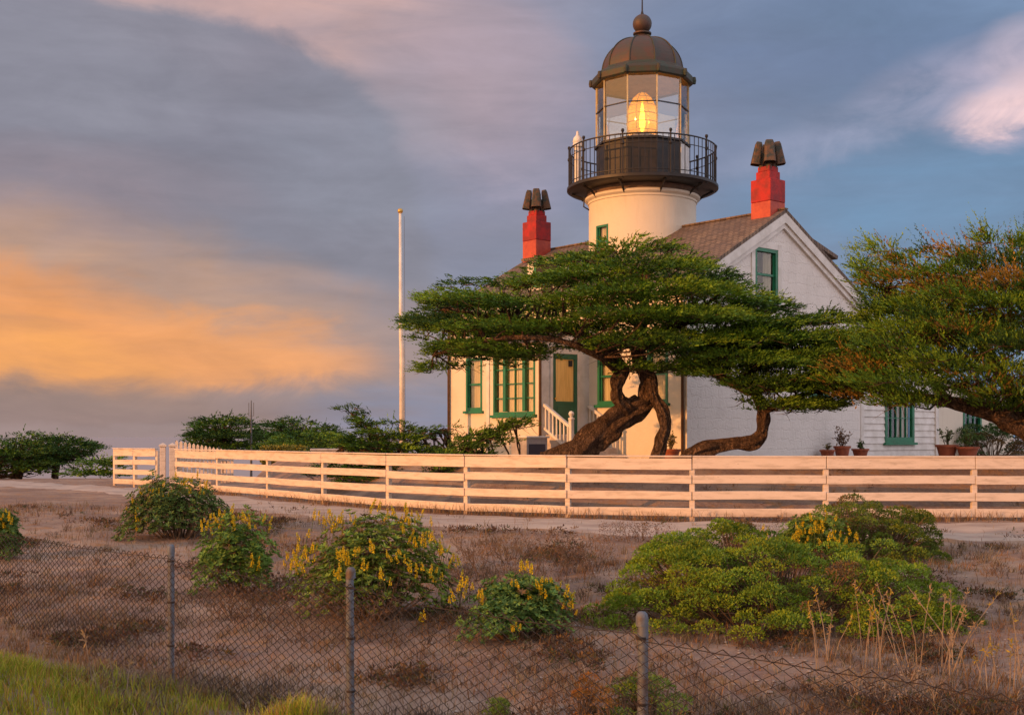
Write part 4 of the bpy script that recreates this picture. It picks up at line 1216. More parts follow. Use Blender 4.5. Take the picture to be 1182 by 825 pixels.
# big cypress at the right edge
C_poly = [(935, 436), (960, 408), (985, 388), (1000, 380), (1010, 365), (1004, 340), (992, 330), (990, 312), (1002, 300), (1014, 288), (1034, 300), (1056, 302), (1078, 290), (1084, 278), (1100, 292), (1122, 290), (1140, 274), (1160, 286), (1182, 280), (1215, 284), (1260, 310), (1300, 380), (1270, 460), (1215, 486), (1182, 480), (1160, 474), (1120, 466), (1080, 464), (1050, 476), (1020, 470), (985, 464), (955, 450)]
b = P(1215, 530, 25.2)
rC = empty('cypress_tree', (b.x, b.y, GZ), 0, 'large windswept cypress with rusty tinged foliage leaning in from the right edge', 'tree')
cypress(rC, C_poly, 25.2, 2.2, [
    limb((1225, 545, 25.2, .26), (1205, 512, 25.2, .22), (1176, 494, 25.1, .17), (1140, 476, 25.0, .14), (1095, 464, 25.0, .11), (1040, 455, 25.0, .08), (985, 440, 25.0, .04)),
    limb((1176, 494, 25.1, .14), (1165, 450, 25.2, .12), (1130, 390, 25.3, .09), (1085, 330, 25.4, .06), (1060, 305, 25.4, .03)),
    limb((1180, 492, 25.1, .14), (1200, 430, 25.4, .12), (1205, 360, 25.6, .08), (1190, 300, 25.7, .04)),
    limb((1130, 392, 25.3, .07), (1070, 370, 25.0, .06), (1015, 330, 25.0, .03)),
    limb((1095, 464, 25.0, .07), (1060, 420, 24.6, .06), (1010, 395, 24.4, .03))],
    185, 13, spr=135, L=.27, cols=(.28, .38, .22, .12), up=.22, wind=-.55, rise=.6, centre=(1150, 430), thick=.17, spike=.9, layer=.60, warp=1.7, sep=.74)

# low cypress beside the porch, and one at the flagpole foot
D_poly = [(505, 527), (530, 508), (555, 496), (600, 486), (612, 489), (575, 504), (600, 507), (570, 516), (560, 530), (620, 545), (600, 560), (520, 560), (480, 545)]
b = P(540, 552, 29.0)
rD = empty('cypress_shrub', (b.x, b.y, .6), 0, 'low sprawling cypress with one bough sweeping up before the porch window', 'shrub')
cypress(rD, D_poly, 28.6, .8, [limb((500, 560, 28.6, .07), (525, 530, 28.6, .06), (560, 505, 28.6, .04), (598, 490, 28.6, .015))], 60, 14, spr=34, up=.22, wind=.5, rise=.3, padr=(.16, .32), cols=(.3, .45, .25, 0), centre=(470, 560), limb_pads=40, thick=.07, layer=.22, warp=.5, zmin=0)
E_poly = [(395, 525), (402, 500), (420, 496), (404, 476), (420, 480), (445, 488), (475, 486), (492, 494), (515, 492), (522, 520), (515, 545), (560, 560), (480, 572), (400, 560), (350, 545)]
b = P(455, 560, 31.5)
rE = empty('cypress_shrub', (b.x, b.y, .2), 0, 'spreading young cypress with arching boughs at the foot of the flagpole', 'shrub')
cypress(rE, E_poly, 31.5, 1.2, [limb((460, 568, 31.5, .09), (452, 530, 31.5, .07), (432, 500, 31.5, .04), (405, 477, 31.4, .015)), limb((455, 540, 31.5, .06), (480, 510, 31.6, .04), (515, 495, 31.6, .02)), limb((452, 530, 31.5, .05), (420, 520, 31.2, .04), (398, 512, 31.2, .02))], 130, 15, spr=48, up=.2, cols=(.4, .4, .2, 0), padr=(.22, .42), centre=(455, 550), limb_pads=60, thick=.09, layer=.28, warp=.5, zmin=.2)
# far trees
def far_tree(poly, Y, depth, n, seed, label, px, base_y, name='cypress_tree', group=None, trunk=True, cols=(.75, .25, .0, 0)):
    p = P(px, base_y, Y); z = min(p.z, terrain(p.x, p.y, False) + .3)
    r = empty(name, (p.x, p.y, z - .1), 0, label, 'tree' if trunk else 'shrub', group)
    ys_ = [q[1] for q in poly]; mid = (min(ys_) * .6 + max(ys_) * .4)
    lim = [([Vector((p.x, p.y, z - .1)), P(px + 3, (base_y + mid) / 2, Y), P(px - 2, mid, Y)], [.012 * Y / 4, .009 * Y / 4, .005 * Y / 4])] if trunk else []
    k = Y / 26
    cypress(r, poly, Y, depth, lim, int(n * 1.3), seed, spr=42, L=.17 * k, nleaf=7, ll=.065 * k, lw=.028 * k, up=.06, padr=(.20 * k, .42 * k), cols=cols, twigs=False, thick=.08 * k, layer=.24 * k, warp=.4 * k, sep=.45)
far_tree([(218, 500), (228, 488), (240, 482), (262, 480), (280, 484), (290, 494), (288, 520), (250, 524), (226, 518)], 62, 3, 90, 21, 'dark round cypress left of the antenna mast, beyond the long fence', 255, 526)
far_tree([(292, 505), (300, 490), (330, 484), (352, 486), (362, 494), (382, 490), (392, 502), (420, 508), (418, 520), (300, 522)], 66, 3, 110, 22, 'wide dark cypress clump right of the antenna mast, beyond the fence', 340, 526)
far_tree([(312, 512), (330, 502), (360, 498), (385, 506), (400, 514), (400, 522), (312, 522)], 58, 2, 60, 23, 'low mid green cypress hedge plant between mast and flagpole', 355, 526, 'cypress_shrub', trunk=False, cols=(.2, .6, .2, 0))
far_tree([(-40, 520), (-10, 505), (15, 508), (22, 498), (45, 500), (52, 510), (60, 520), (55, 545), (0, 548), (-40, 548)], 56, 3, 110, 24, 'dense dark cypress cut off by the left edge of the photo', 20, 550)
far_tree([(48, 520), (60, 505), (85, 504), (96, 510), (110, 514), (108, 524), (90, 530), (70, 535), (50, 540)], 57, 2.5, 70, 25, 'lopsided dark cypress with thin open right side, next to the left edge tree', 62, 550)
far_tree([(70, 548), (82, 538), (110, 530), (135, 527), (140, 548)], 54, 1.5, 50, 26, 'low green bushes under the lopsided cypress, left of the white fence', 100, 550, 'hedge', trunk=False, cols=(.3, .5, .2, 0))
# things low in the distance behind the fence
def hedge_bank():
    a, b = P(303, 520, 52), P(352, 520, 52)
    r = empty('hedge', ((a.x + b.x) / 2, 52, 0), 0, 'flat topped sunlit yellow green hedge seen over the fence rail', 'hedge')
    g = np.random.default_rng(5); n = 5200
    pos = np.stack([g.uniform(a.x, b.x, n) - r.location.x, g.uniform(-.4, .4, n), (g.uniform(0, 1, n) ** .5) * (EYE - 12 / F * 52)], 1)
    d = unit(g.normal(size=(n, 3)) + np.array([-.3, -.5, .6]))
    q = leaves(pos, d, g.uniform(.10, .2, n), g.uniform(.06, .1, n), g)
    link('foliage', quads_mesh('foliage', q, np.array([[.20, .19, .04]]) * g.uniform(.7, 1.3, (n, 1))), M['leaf'], r)
hedge_bank()
def low_wall():
    a, b = P(360, 518, 48), P(432, 518, 48)
    r = empty('low_wall', ((a.x + b.x) / 2, 48, -.2), 0, 'low pale grey garden wall behind the fence, left of the flagpole', 'wall')
    w = b.x - a.x; h = 1.2
    MB().box((0, 0, h / 2), (w, .25, h)).build('body', M['weathered'], r, bevel=.02)
    MB().box((0, 0, h + .045), (w + .1, .34, .08)).build('coping', M['weathered'], r, bevel=.02)
low_wall()

# pots
def pot(px, py, Y, w, h, label, plants, seed):
    p = P(px, py, Y); g = np.random.default_rng(seed); rr = random.Random(seed)
    gz = terrain(p.x, p.y)
    r = empty('flower_pot', (p.x, p.y, gz), 0, label, 'flower pot', 'terracotta pots by the walls')
    MB().lathe([(.001, 0), (w * .36, 0), (w * .48, h * .8), (w * .54, h * .8), (w * .55, h), (w * .47, h), (w * .45, h * .9)], 22).build('pot', M['terra'], r, smooth='auto')
    MB().lathe([(.001, h * .9), (w * .455, h * .9)], 16).build('soil', M['soil_pot'], r)
    if plants:
        Hh, n, col = plants
        st = MB(); Q = []; C = []
        for i in range(9):
            a = rr.uniform(0, 6.28); tip = Vector((math.cos(a) * Hh * .5 * rr.random(), math.sin(a) * Hh * .5 * rr.random(), h + Hh * rr.uniform(.5, 1)))
            b0 = Vector((tip.x * .2, tip.y * .2, h * .9)); mid = b0.lerp(tip, .5) + Vector((rr.uniform(-.04, .04), rr.uniform(-.04, .04), .03))
            st.tube([b0, mid, tip], [.012, .009, .004], 5)
            m = n // 9
            t = g.uniform(.3, 1, m); base = np.array(b0)[None] * (1 - t[:, None]) + np.array(tip)[None] * t[:, None] + g.normal(size=(m, 3)) * .03
            Q.append(leaves(base, unit(g.normal(size=(m, 3)) + np.array([0, 0, .5])), g.uniform(.06, .12, m), g.uniform(.03, .055, m), g))
            C.append(np.array([col]) * g.uniform(.6, 1.4, (m, 1)))
        st.build('stems', M['twig'], r)
        link('foliage', quads_mesh('foliage', np.concatenate(Q), np.concatenate(C)), M['leaf'], r)
pot(774, 530, 29.6, .46, .30, 'terracotta pot of pale twiggy plant at the corner downpipe', (.42, 110, (.16, .13, .05)), 1)
pot(815, 529, 30.0, .50, .22, 'wide empty terracotta bowl behind the elbow bent trunk', None, 2)
pot(972, 528, 34.3, .44, .34, 'terracotta pot with a red leaved bushy plant by the stone wall', (.55, 150, (.17, .10, .06)), 3)
pot(955, 529, 34.0, .40, .24, 'small squat terracotta bowl left of the red leaved plant', (.16, 40, (.14, .12, .05)), 4)
pot(993, 529, 34.6, .46, .24, 'low terracotta bowl of tiny green shoots next to the clapboard corner', (.2, 90, (.07, .11, .04)), 5)
pot(1093, 526, 36.4, .62, .36, 'large terracotta pot of pale leafy plant right of the clapboards', (.55, 170, (.10, .13, .06)), 6)
pot(1117, 527, 36.0, .62, .32, 'wide terracotta pot of green plant beside the long shrub bed', (.62, 260, (.07, .12, .03)), 7)

# ------------------------------------------------------------------ shrubs
def tuft(pos, nrm, n, r, ll, lw, col, g, up=.5):
    """leafy rounded clump at pos"""
    d = unit(g.normal(size=(n, 3)) + np.array(nrm)[None] * .9 + np.array([0, 0, up]))
    b = np.array(pos)[None] + d * (r * g.uniform(.35, 1.0, n))[:, None]
    d2 = unit(d + g.normal(size=(n, 3)) * .45)
    return leaves(b, d2, ll * g.uniform(.7, 1.3, n), lw * g.uniform(.7, 1.3, n), g), np.array([col]) * g.uniform(.75, 1.25, (n, 1))

def stem_fan(root, W, D, H, n, seed, m='twig', r0=.02):
    rr = random.Random(seed); mb = MB()
    for _ in range(n):
        a = rr.uniform(0, 6.28); q = math.sqrt(rr.random())
        tip = Vector((math.cos(a) * W * .48 * q, math.sin(a) * D * .48 * q, H * (1 - .55 * q * q) * rr.uniform(.75, 1)))
        b0 = Vector((tip.x * .25, tip.y * .25, -.05)); mid = b0.lerp(tip, .5) + Vector((rr.uniform(-.06, .06), rr.uniform(-.06, .06), rr.uniform(-.05, .05)))
        mb.tube([b0, mid, tip], [r0, r0 * .65, r0 * .25], 5, cap=False)
    mb.build('stems', M[m], root)

def make_spike(seed):
    g = np.random.default_rng(seed); n = 54
    t = g.uniform(0, 1, n) ** .8; a = g.uniform(0, 6.28, n)
    r = .020 * (1.15 - .95 * t)
    b = np.stack([r * .3 * np.cos(a), r * .3 * np.sin(a), .05 + .15 * t], 1)
    d = unit(np.stack([np.cos(a), np.sin(a), np.full(n, .55)], 1))
    q = leaves(b, d, .030 * (1.15 - .7 * t), .017 * (1.2 - .5 * t), g)
    col = np.where(t[:, None] < .85, np.array([[.74, .56, .02]]), np.array([[.50, .50, .08]])) * g.uniform(.8, 1.15, (n, 1))
    sb = np.zeros((2, 3)); sq = np.array([[[-.004, 0, -.08], [.004, 0, -.08], [.003, 0, .18], [-.003, 0, .18]], [[0, -.004, -.08], [0, .004, -.08], [0, .003, .18], [0, -.003, .18]]])
    return quads_mesh('flower_spike', np.concatenate([q, sq]), np.concatenate([col, np.array([[.12, .16, .05]] * 2)]))
SPK = [make_spike(i) for i in range(5)]
for s in SPK: s.materials.append(M['petal'])

def lupine(px, py, wpx, hpx, nfl, seed, label, col=(.06, .11, .026), dens=1.0, spots=None, brown=.0):
    p = ray_ground(px, py); k = p.y / F
    W, H = wpx * k, hpx * k; D = W * .8
    r = empty('lupine_bush', (p.x, p.y + D * .4, p.z - .03), 0, label, 'shrub', 'yellow lupine bushes')
    g = np.random.default_rng(seed); rr = random.Random(seed)
    Q, C = [], []
    n = int(1100 * dens * max(.5, W))
    # palmate leaves over an uneven dome
    lob = [(rr.uniform(-.32, .32), rr.uniform(-.3, .3), rr.uniform(.55, 1.05), rr.uniform(.2, .42)) for _ in range(12)]
    tips = []
    for i in range(n):
        lx, ly, lh, lr = rr.choice(lob)
        a = rr.uniform(0, 6.28); q = math.sqrt(rr.random())
        x = (lx + lr * q * math.cos(a)) ; y = (ly + lr * q * math.sin(a))
        e = math.hypot(x, y) / .62
        if e > 1.25: continue
        top = lh * math.sqrt(max(0.02, 1 - .72 * min(e, 1.15) ** 3.2))
        top *= 1 + .30 * noise.noise(Vector((x * 6 + seed, y * 6, 2)))
        z = top * (1 - .75 * rr.random() ** 2.2)
        pos = np.array([x * W * .96, y * D * .9, max(.03, z * H * 1.02)])
        nr = unit(np.array([x, y, .55 + rr.uniform(-.2, .3)]))
        m = 7
        u = unit(np.cross(nr, np.array([.3, .2, .9]) + g.normal(size=3) * .3)); v = np.cross(nr, u)
        an = np.arange(m) * 2 * np.pi / m + rr.random()
        d = unit(np.cos(an)[:, None] * u + np.sin(an)[:, None] * v + nr * .45)
        base = np.repeat(pos[None], m, 0)
        Q.append(leaves(base, d, g.uniform(.05, .085, m), g.uniform(.018, .028, m), g))
        c = np.array(col) * rr.uniform(.8, 2.0)
        if rr.random() < brown: c = np.array([.13, .09, .05]) * rr.uniform(.6, 1.2)
        C.append(np.repeat(c[None], m, 0))
        if z > .55 * top and top > .35: tips.append(pos)
    link('foliage', quads_mesh('foliage', np.concatenate(Q), np.concatenate(C)), M['leaf'], r)
    stem_fan(r, W * .9, D * .9, H * .8, int(45 * max(.6, W)), seed, r0=.012)
    tips.sort(key=lambda t_: -t_[2] + .8 * t_[1] * 0)
    if spots is None:
        cand = tips[:max(nfl * 3, 10)]; rr.shuffle(cand); cand = cand[:nfl]
    else:
        cand = []
        for sx, sy in spots:
            zf = min(1.0, max(.1, (py - sy) * k) / H); xf = min(1, abs(sx - px) / (wpx * .5))
            yf = -D * .52 * math.sqrt(max(.02, (1 - xf ** 2) * (1 - zf ** 2.5))) + D * .06 * rr.uniform(-1, .3)
            sc_ = 1 + (yf + D * .4) / p.y
            for _ in range(rr.choice((1, 2, 3))):
                cand.append(np.array([(sx - px + rr.uniform(-9, 9)) * k * sc_, yf + rr.uniform(-.02, .12), max(.1, (py - sy + rr.uniform(-13, 2)) * k)]))
            cand.append(np.array([(sx - px) * k * sc_, yf, max(.1, (py - sy) * k * sc_ - (sc_ - 1) * .0)]))
    for t_ in cand:
        o = bpy.data.objects.new('flower_spike', rr.choice(SPK)); COL.objects.link(o); o.parent = r
        o.location = (t_[0], t_[1], t_[2] + .0)
        s = rr.uniform(.5, 1.05); o.scale = (s, s, s * rr.uniform(.75, 1.2)); o.rotation_euler = (rr.uniform(-.3, .3) , rr.uniform(-.35, .35), rr.uniform(0, 6.28))
    return r
lupine(197, 626, 112, 76, 0, 31, 'rounded dark lupine bush in front of the gate posts, few yellow flowers', spots=[(152, 582), (146, 590), (158, 594), (143, 600), (165, 570), (185, 564), (200, 556), (213, 556), (222, 552), (228, 560), (208, 560), (235, 566), (175, 574), (219, 570), (160, 604)], col=(.066, .112, .028), brown=.15)
lupine(268, 690, 84, 92, 0, 32, 'small upright lupine bush left of the largest lupine, pale yellow spikes', spots=[(232, 605), (240, 602), (250, 600), (260, 598), (272, 602), (284, 606), (300, 604), (306, 608), (236, 612), (268, 606), (290, 645), (298, 650), (246, 604)], col=(.092, .165, .032), brown=.12)
lupine(424, 728, 196, 118, 0, 33, 'largest lupine bush, covered with golden flower spikes, behind the middle fence post', spots=[(328, 652), (334, 646), (340, 655), (330, 660), (345, 640), (338, 662), (350, 628), (343, 632), (362, 606), (376, 604), (388, 606), (372, 610), (386, 612), (400, 609), (398, 648), (408, 645), (413, 638), (405, 651), (394, 662), (424, 656), (396, 640), (450, 604), (464, 600), (470, 604), (480, 605), (493, 615), (463, 622), (480, 628), (500, 630), (507, 628), (512, 644), (515, 656), (520, 660), (485, 636), (455, 646), (463, 642), (474, 662), (500, 664), (488, 660), (352, 640), (440, 606), (420, 600), (346, 648), (486, 718), (446, 668), (430, 640)], col=(.105, .165, .028), brown=.22)
lupine(598, 745, 128, 70, 0, 34, 'low lupine bush between the middle and right wire fence posts', spots=[(532, 684), (538, 680), (545, 686), (528, 690), (590, 680), (608, 668), (611, 666), (622, 684), (630, 680), (636, 678), (652, 694), (658, 690), (660, 696), (655, 702), (594, 720), (598, 728), (627, 690), (556, 690)], col=(.080, .15, .038), brown=.08)
lupine(-8, 648, 46, 60, 0, 35, 'lupine bush cut off by the left edge of the photo', spots=[(4, 592), (8, 600), (10, 606), (2, 598), (-4, 590)])

def mound_shrub(px, py, wpx, hpx, D, nclump, seed, label, col, leaf=(.034, .017), per=260, cl=(.14, .25), profile=None, name='evergreen_shrub', low=.25):
    p = ray_ground(px, py); k = p.y / F
    W, H = wpx * k, hpx * k
    r = empty(name, (p.x, p.y + D * .45, p.z - .03), 0, label, 'shrub')
    g = np.random.default_rng(seed); rr = random.Random(seed)
    Q, C = [], []; st = MB(); tops = []
    for i in range(nclump):
        a = rr.uniform(0, 6.28); q = math.sqrt(rr.random())
        x, y = math.cos(a) * q, math.sin(a) * q
        prof = profile(x) if profile else 1.0
        rad = rr.uniform(*cl)
        top = prof * (1 - .80 * q ** 4.5) * (1 + .30 * noise.noise(Vector((x * 2.6, y * 2.6, seed))) + .30 * noise.noise(Vector((x * 7, y * 7, seed + 3))))
        z = max(.05, H * top - rad * .7)
        if rr.random() < low or y < -.8: z *= rr.uniform(.2, .75)
        pos = Vector((x * (W * .5 - rad * .6), y * D * .5, z)); tops.append(pos)
        m = int(per * (rad / cl[1]) ** 2)
        lean = np.array([x * .4, y * .4 - .15, .75])
        d = unit(g.normal(size=(m, 3)) + lean[None])
        d[:, 2] = np.where(d[:, 2] < -.15, -d[:, 2], d[:, 2])
        sc = np.array([1.25, 1.25, .72]) * rad
        b = np.array(pos)[None] + d * sc[None] * g.uniform(.78, 1.0, (m, 1))
        d2 = unit(d * .8 + g.normal(size=(m, 3)) * .6 + np.array([0, 0, .2]))
        Q.append(leaves(b, d2, leaf[0] * g.uniform(.7, 1.35, m), leaf[1] * g.uniform(.7, 1.3, m), g))
        c = np.array(col) * rr.uniform(.7, 1.25)
        if rr.random() < .25: c = c * np.array([1.3, 1.08, .8])
        if rr.random() < .07: c = np.array([.15, .10, .045])
        C.append(np.array([c]) * g.uniform(.75, 1.25, (m, 1)))
        b0 = Vector((pos.x * .45, pos.y * .45, -.05)); mid = b0.lerp(pos, .55) + Vector((rr.uniform(-.08, .08), rr.uniform(-.08, .08), -.04))
        for _ in range(2):
            e_ = pos + Vector((rr.uniform(-1, 1), rr.uniform(-1, 1), rr.uniform(-.3, .5))) * rad * .6
            st.tube([b0, mid, e_], [.014, .010, .004], 5, cap=False)
            st.tube([mid, mid.lerp(e_, .6) + Vector((rr.uniform(-.1, .1), rr.uniform(-.1, .1), 0)), e_ + Vector((rr.uniform(-.12, .12), rr.uniform(-.12, .12), -.08))], [.007, .005, .002], 4, cap=False)
    link('foliage', quads_mesh('foliage', np.concatenate(Q), np.concatenate(C)), M['leaf'], r)
    st.build('stems', M['twig'], r)
    return r
def prof_big(x):
    return .80 + .20 * math.exp(-((x + .2) / .5) ** 2) if x > -.72 else .58
mound_shrub(922, 740, 515, 110, 3.1, 350, 41, 'wide mounded evergreen shrub in bright green cushions, right of the wire fence post', (.145, .235, .022), profile=prof_big, per=420, cl=(.10, .19), low=.42)
mound_shrub(1014, 650, 196, 66, 1.7, 120, 42, 'dark mounded evergreen shrub behind the wide one, touching the white fence', (.11, .165, .022), per=400, cl=(.11, .19), low=.5)
lupine(950, 662, 88, 62, 0, 36, 'yellow flowering lupine tucked between the two mounded evergreen shrubs', spots=[(922, 612), (926, 618), (920, 622), (930, 608), (940, 606), (948, 604), (955, 606), (965, 604), (935, 616), (960, 622), (970, 620), (978, 624), (985, 621), (992, 626), (966, 628), (890, 624), (884, 622), (975, 630), (955, 626), (940, 618), (948, 614), (930, 630), (918, 628)], dens=.8, col=(.10, .16, .028))
mound_shrub(1155, 526, 120, 34, 1.4, 60, 43, 'bed of dark green leafy shrubs below the end window', (.05, .10, .03), per=220, leaf=(.07, .03))
mound_shrub(752, 862, 130, 78, .7, 46, 44, 'green and yellowish low shrub at the foot of the right wire fence post', (.11, .18, .028), per=240, cl=(.06, .11), leaf=(.026, .010))
mound_shrub(690, 862, 54, 84, .4, 16, 45, 'rust and yellow topped herb leaning left of the right wire fence post', (.24, .12, .03), per=200, cl=(.05, .08), leaf=(.024, .009))
mound_shrub(571, 838, 36, 32, .25, 12, 46, 'small round green tuft at the bottom edge between the fence posts', (.12, .20, .035), per=180, cl=(.05, .08), leaf=(.026, .009))
mound_shrub(246, 655, 60, 26, .5, 14, 47, 'dull olive ground shrub under the small upright lupine', (.06, .075, .035), per=160, cl=(.08, .14))

# dry twiggy bushes
def dry_bush(px, py, wpx, hpx, D, n, seed, label, m='twig', leafc=None):
    p = ray_ground(px, py); k = p.y / F; W, H = wpx * k, hpx * k
    r = empty('dry_bush', (p.x, p.y + D * .3, p.z - .02), 0, label, 'shrub', 'dry twiggy bushes')
    rr = random.Random(seed); mb = MB()
    def grow(p0, d, L, rad, lev):
        p1 = p0 + d * L
        mid = p0.lerp(p1, .5) + Vector((rr.uniform(-1, 1), rr.uniform(-1, 1), rr.uniform(-1, 1))) * L * .12
        mb.tube([p0, mid, p1], [rad, rad * .8, rad * .55], 4, cap=False)
        if lev > 0:
            for _ in range(rr.choice((2, 3))):
                dd = (d + Vector((rr.uniform(-.8, .8), rr.uniform(-.8, .8), rr.uniform(-.35, .6)))).normalized()
                grow(p1 if rr.random() < .6 else mid, dd, L * rr.uniform(.55, .85), rad * .6, lev - 1)
    for _ in range(n):
        x, y = rr.uniform(-.5, .5) * W * .8, rr.uniform(-.5, .5) * D
        d = Vector((x / W * 1.4 + rr.uniform(-.4, .4), rr.uniform(-.5, .5), 1)).normalized()
        grow(Vector((x, y, 0)), d, H * rr.uniform(.28, .42), .008, 3)
    tag(mb.build('twigs', M[m], r), kind='stuff')
    g = np.random.default_rng(seed); nn = int(900 * W)
    q = math.sqrt(1)
    pos = np.stack([g.uniform(-.48, .48, nn) * W, g.uniform(-.5, .5, nn) * D, H * g.uniform(.05, .8, nn)], 1)
    lc = np.array([leafc or (.15, .085, .055)])
    link('dry_leaves', quads_mesh('dry_leaves', leaves(pos, unit(g.normal(size=(nn, 3))), g.uniform(.02, .045, nn), g.uniform(.008, .016, nn), g), lc * g.uniform(.6, 1.4, (nn, 1))), M['leaf'], r)
dry_bush(618, 668, 190, 62, .9, 26, 51, 'wide leafless reddish brown bush between lupine and evergreen mounds')
dry_bush(872, 632, 80, 34, .6, 12, 52, 'brown green dry bush just left of the evergreen mounds', leafc=(.10, .09, .045))
dry_bush(735, 626, 90, 30, .5, 10, 53, 'low brown dry bush along the road in front of the fence middle')
dry_bush(545, 700, 70, 60, .5, 10, 54, 'grey dead stems rising right of the largest lupine')
dry_bush(285, 720, 90, 55, .6, 12, 55, 'tangle of dark dry stems under the small upright lupine')
dry_bush(380, 740, 130, 70, .6, 14, 56, 'brown brushwood below the largest lupine')
dry_bush(660, 850, 80, 70, .4, 10, 57, 'rusty dry weed at the bottom edge left of the right fence post')
dry_bush(1010, 820, 150, 60, .7, 10, 58, 'pale grey low brush behind the sagging wire at right', m='straw', leafc=(.22, .17, .13))

# pale dead stalks at right, some with yellow tips
def stalks(px, py, n, hpx, spread, seed, label, yellow):
    p = ray_ground(px, py); k = p.y / F
    r = empty('dry_stalk_plant', (p.x, p.y, p.z - .03), 0, label, 'plant', 'dead stalks by the wire fence')
    rr = random.Random(seed); g = np.random.default_rng(seed); mb = MB(); Q = []; C = []
    for _ in range(n):
        H = hpx * k * rr.uniform(.5, 1.05); lean = rr.uniform(-1, 1) * spread
        b0 = Vector((rr.uniform(-.12, .12), rr.uniform(-.15, .15), 0)); tip = Vector((b0.x + lean * H, b0.y + rr.uniform(-.3, .3) * H, H))
        mid = b0.lerp(tip, .5) + Vector((-lean * H * .12, 0, .03))
        rad = rr.uniform(.003, .0065)
        mb.tube([b0, mid, tip], [rad, rad * .9, rad * .5], 5)
        m = 14; t = g.uniform(.55, 1.0, m)
        base = np.array(mid)[None] * (1 - t[:, None]) + np.array(tip)[None] * t[:, None]
        col = (.42, .30, .04) if rr.random() < yellow else (.38, .27, .16)
        Q.append(leaves(base, unit(g.normal(size=(m, 3)) * .6 + np.array(tip - mid)[None] * 2), g.uniform(.03, .06, m), g.uniform(.008, .016, m), g)); C.append(np.array([col]) * g.uniform(.7, 1.2, (m, 1)))
    mb.build('stems', M['straw'], r)
    link('dry_leaves', quads_mesh('dry_leaves', np.concatenate(Q), np.concatenate(C)), M['blade'], r)
stalks(945, 770, 7, 90, .45, 61, 'leftmost pale stalks leaning left above the sagging wire', .3)
stalks(1002, 776, 8, 100, .18, 62, 'upright stalks with yellowed tops above the sagging wire', .7)
stalks(1048, 780, 6, 110, .5, 63, 'stout pale stalk crossing before the wide evergreen mound', .1)
stalks(1100, 782, 12, 112, .55, 64, 'fan of pale bare stalks on the open soil at right', .05)
stalks(1140, 800, 5, 80, .25, 65, 'thin stalk with bright yellow tip, right of the stalk fan', .8)
stalks(1172, 800, 6, 100, .3, 66, 'yellow leaved stalks cut by the right edge of the photo', .9)
stalks(130, 800, 3, 80, .08, 67, 'single thin reed standing at the green grass bank', .1)

# ------------------------------------------------------------------ chain-link fence
def chain_link():
    root = empty('chain_link_fence', (FL0.x, FL0.y, -.6), 0, 'sagging rusty chain link fence on galvanised posts across the foreground', 'fence')
    base = Vector(root.location)
    g = random.Random(3)
    D3 = Vector((FLD.x, FLD.y, 0))
    sp = [Vector((-3.15, 11.2, 0)), Vector((-1.216, 9.15, 0)), Vector((.75, 7.0, 0))]
    sp = [sp[0] - D3 * 6.0] + sp + [sp[2] + D3 * 2.95]
    for i, p in enumerate(sp):
        gz = terrain(p.x, p.y) - .2; top = .53 + .02 * g.uniform(-1, 1)
        if i == 0: top = .45
        mb = MB(); mb.tube([Vector((p.x, p.y, gz)) - base, Vector((p.x + g.uniform(-.01, .01), p.y, top)) - base], .031, 14)
        post = mb.build('post', M['galv'], root, smooth='auto')
        mb = MB(); mb.lathe([(.036, -.05), (.036, 0), (.031, .02), (.02, .032), (.001, .035)], 14, Vector((p.x, p.y, top)) - base); mb.build('post_cap', M['galv'], post, smooth='auto')
        if i in (1, 2, 3):
            mb = MB()
            for zz in (.12, .5, .9):
                mb = MB(); mb.lathe([(.034, -.009), (.036, 0), (.034, .009)], 12, Vector((p.x, p.y, top - zz)) - base); mb.build('tie_wire', M['wire'], post)
    # woven mesh
    L0 = (sp[0] - sp[1]).length
    total = L0 + (sp[4] - sp[1]).length
    step = .0635; n = int(total / step)
    def top_z(s):
        ds = [0, L0, L0 + 2.82, L0 + 5.73, total]
        for a, b_ in zip(ds, ds[1:]):
            if a <= s <= b_ + 1e-6:
                t = (s - a) / (b_ - a); sag = .05 if a > 0 else .03
                v = .46 - 4 * sag * t * (1 - t)
                break
        else: v = .4
        if s > ds[3] - .01: v = .412
        return v + .018 * noise.noise(Vector((s * 1.6, 0, 0))) + .008 * noise.noise(Vector((s * 9, 3, 0)))
    mb = MB()
    nv = FLN
    for i in range(n):
        s = i * step
        tz = top_z(s); c = sp[0] + D3 * s
        gz = max(terrain(c.x, c.y, False) - .02, tz - 1.22)
        m = int((tz - gz) / (step / 2)) + 1
        pts = []
        for j in range(m + 1):
            z = tz - j * step / 2
            ph = (1 if (i + j) % 2 == 0 else -1)
            bul = .03 * noise.noise(Vector((s * .8, z * 1.3, 5)))
            off = .045 + bul + .003 * ph
            q = c + D3 * (ph * step / 2 * 1.0 + .010 * noise.noise(Vector((s * 2, z * 2, 2)))) - Vector((nv.x, nv.y, 0)) * off
            pts.append(Vector((q.x, q.y, z)) - base)
        mb.tube(pts, .0038, 4, cap=False)
    mb.build('wire_mesh', M['wire'], root)
    mb = MB()
    pts = []
    for i in range(int(total / .1)):
        s = i * .1; c = sp[0] + D3 * s - Vector((nv.x, nv.y, 0)) * .045
        pts.append(Vector((c.x, c.y, top_z(s) - .03)) - base)
    mb.tube(pts, .003, 5, cap=False); mb.build('top_wire', M['wire'], root)
chain_link()

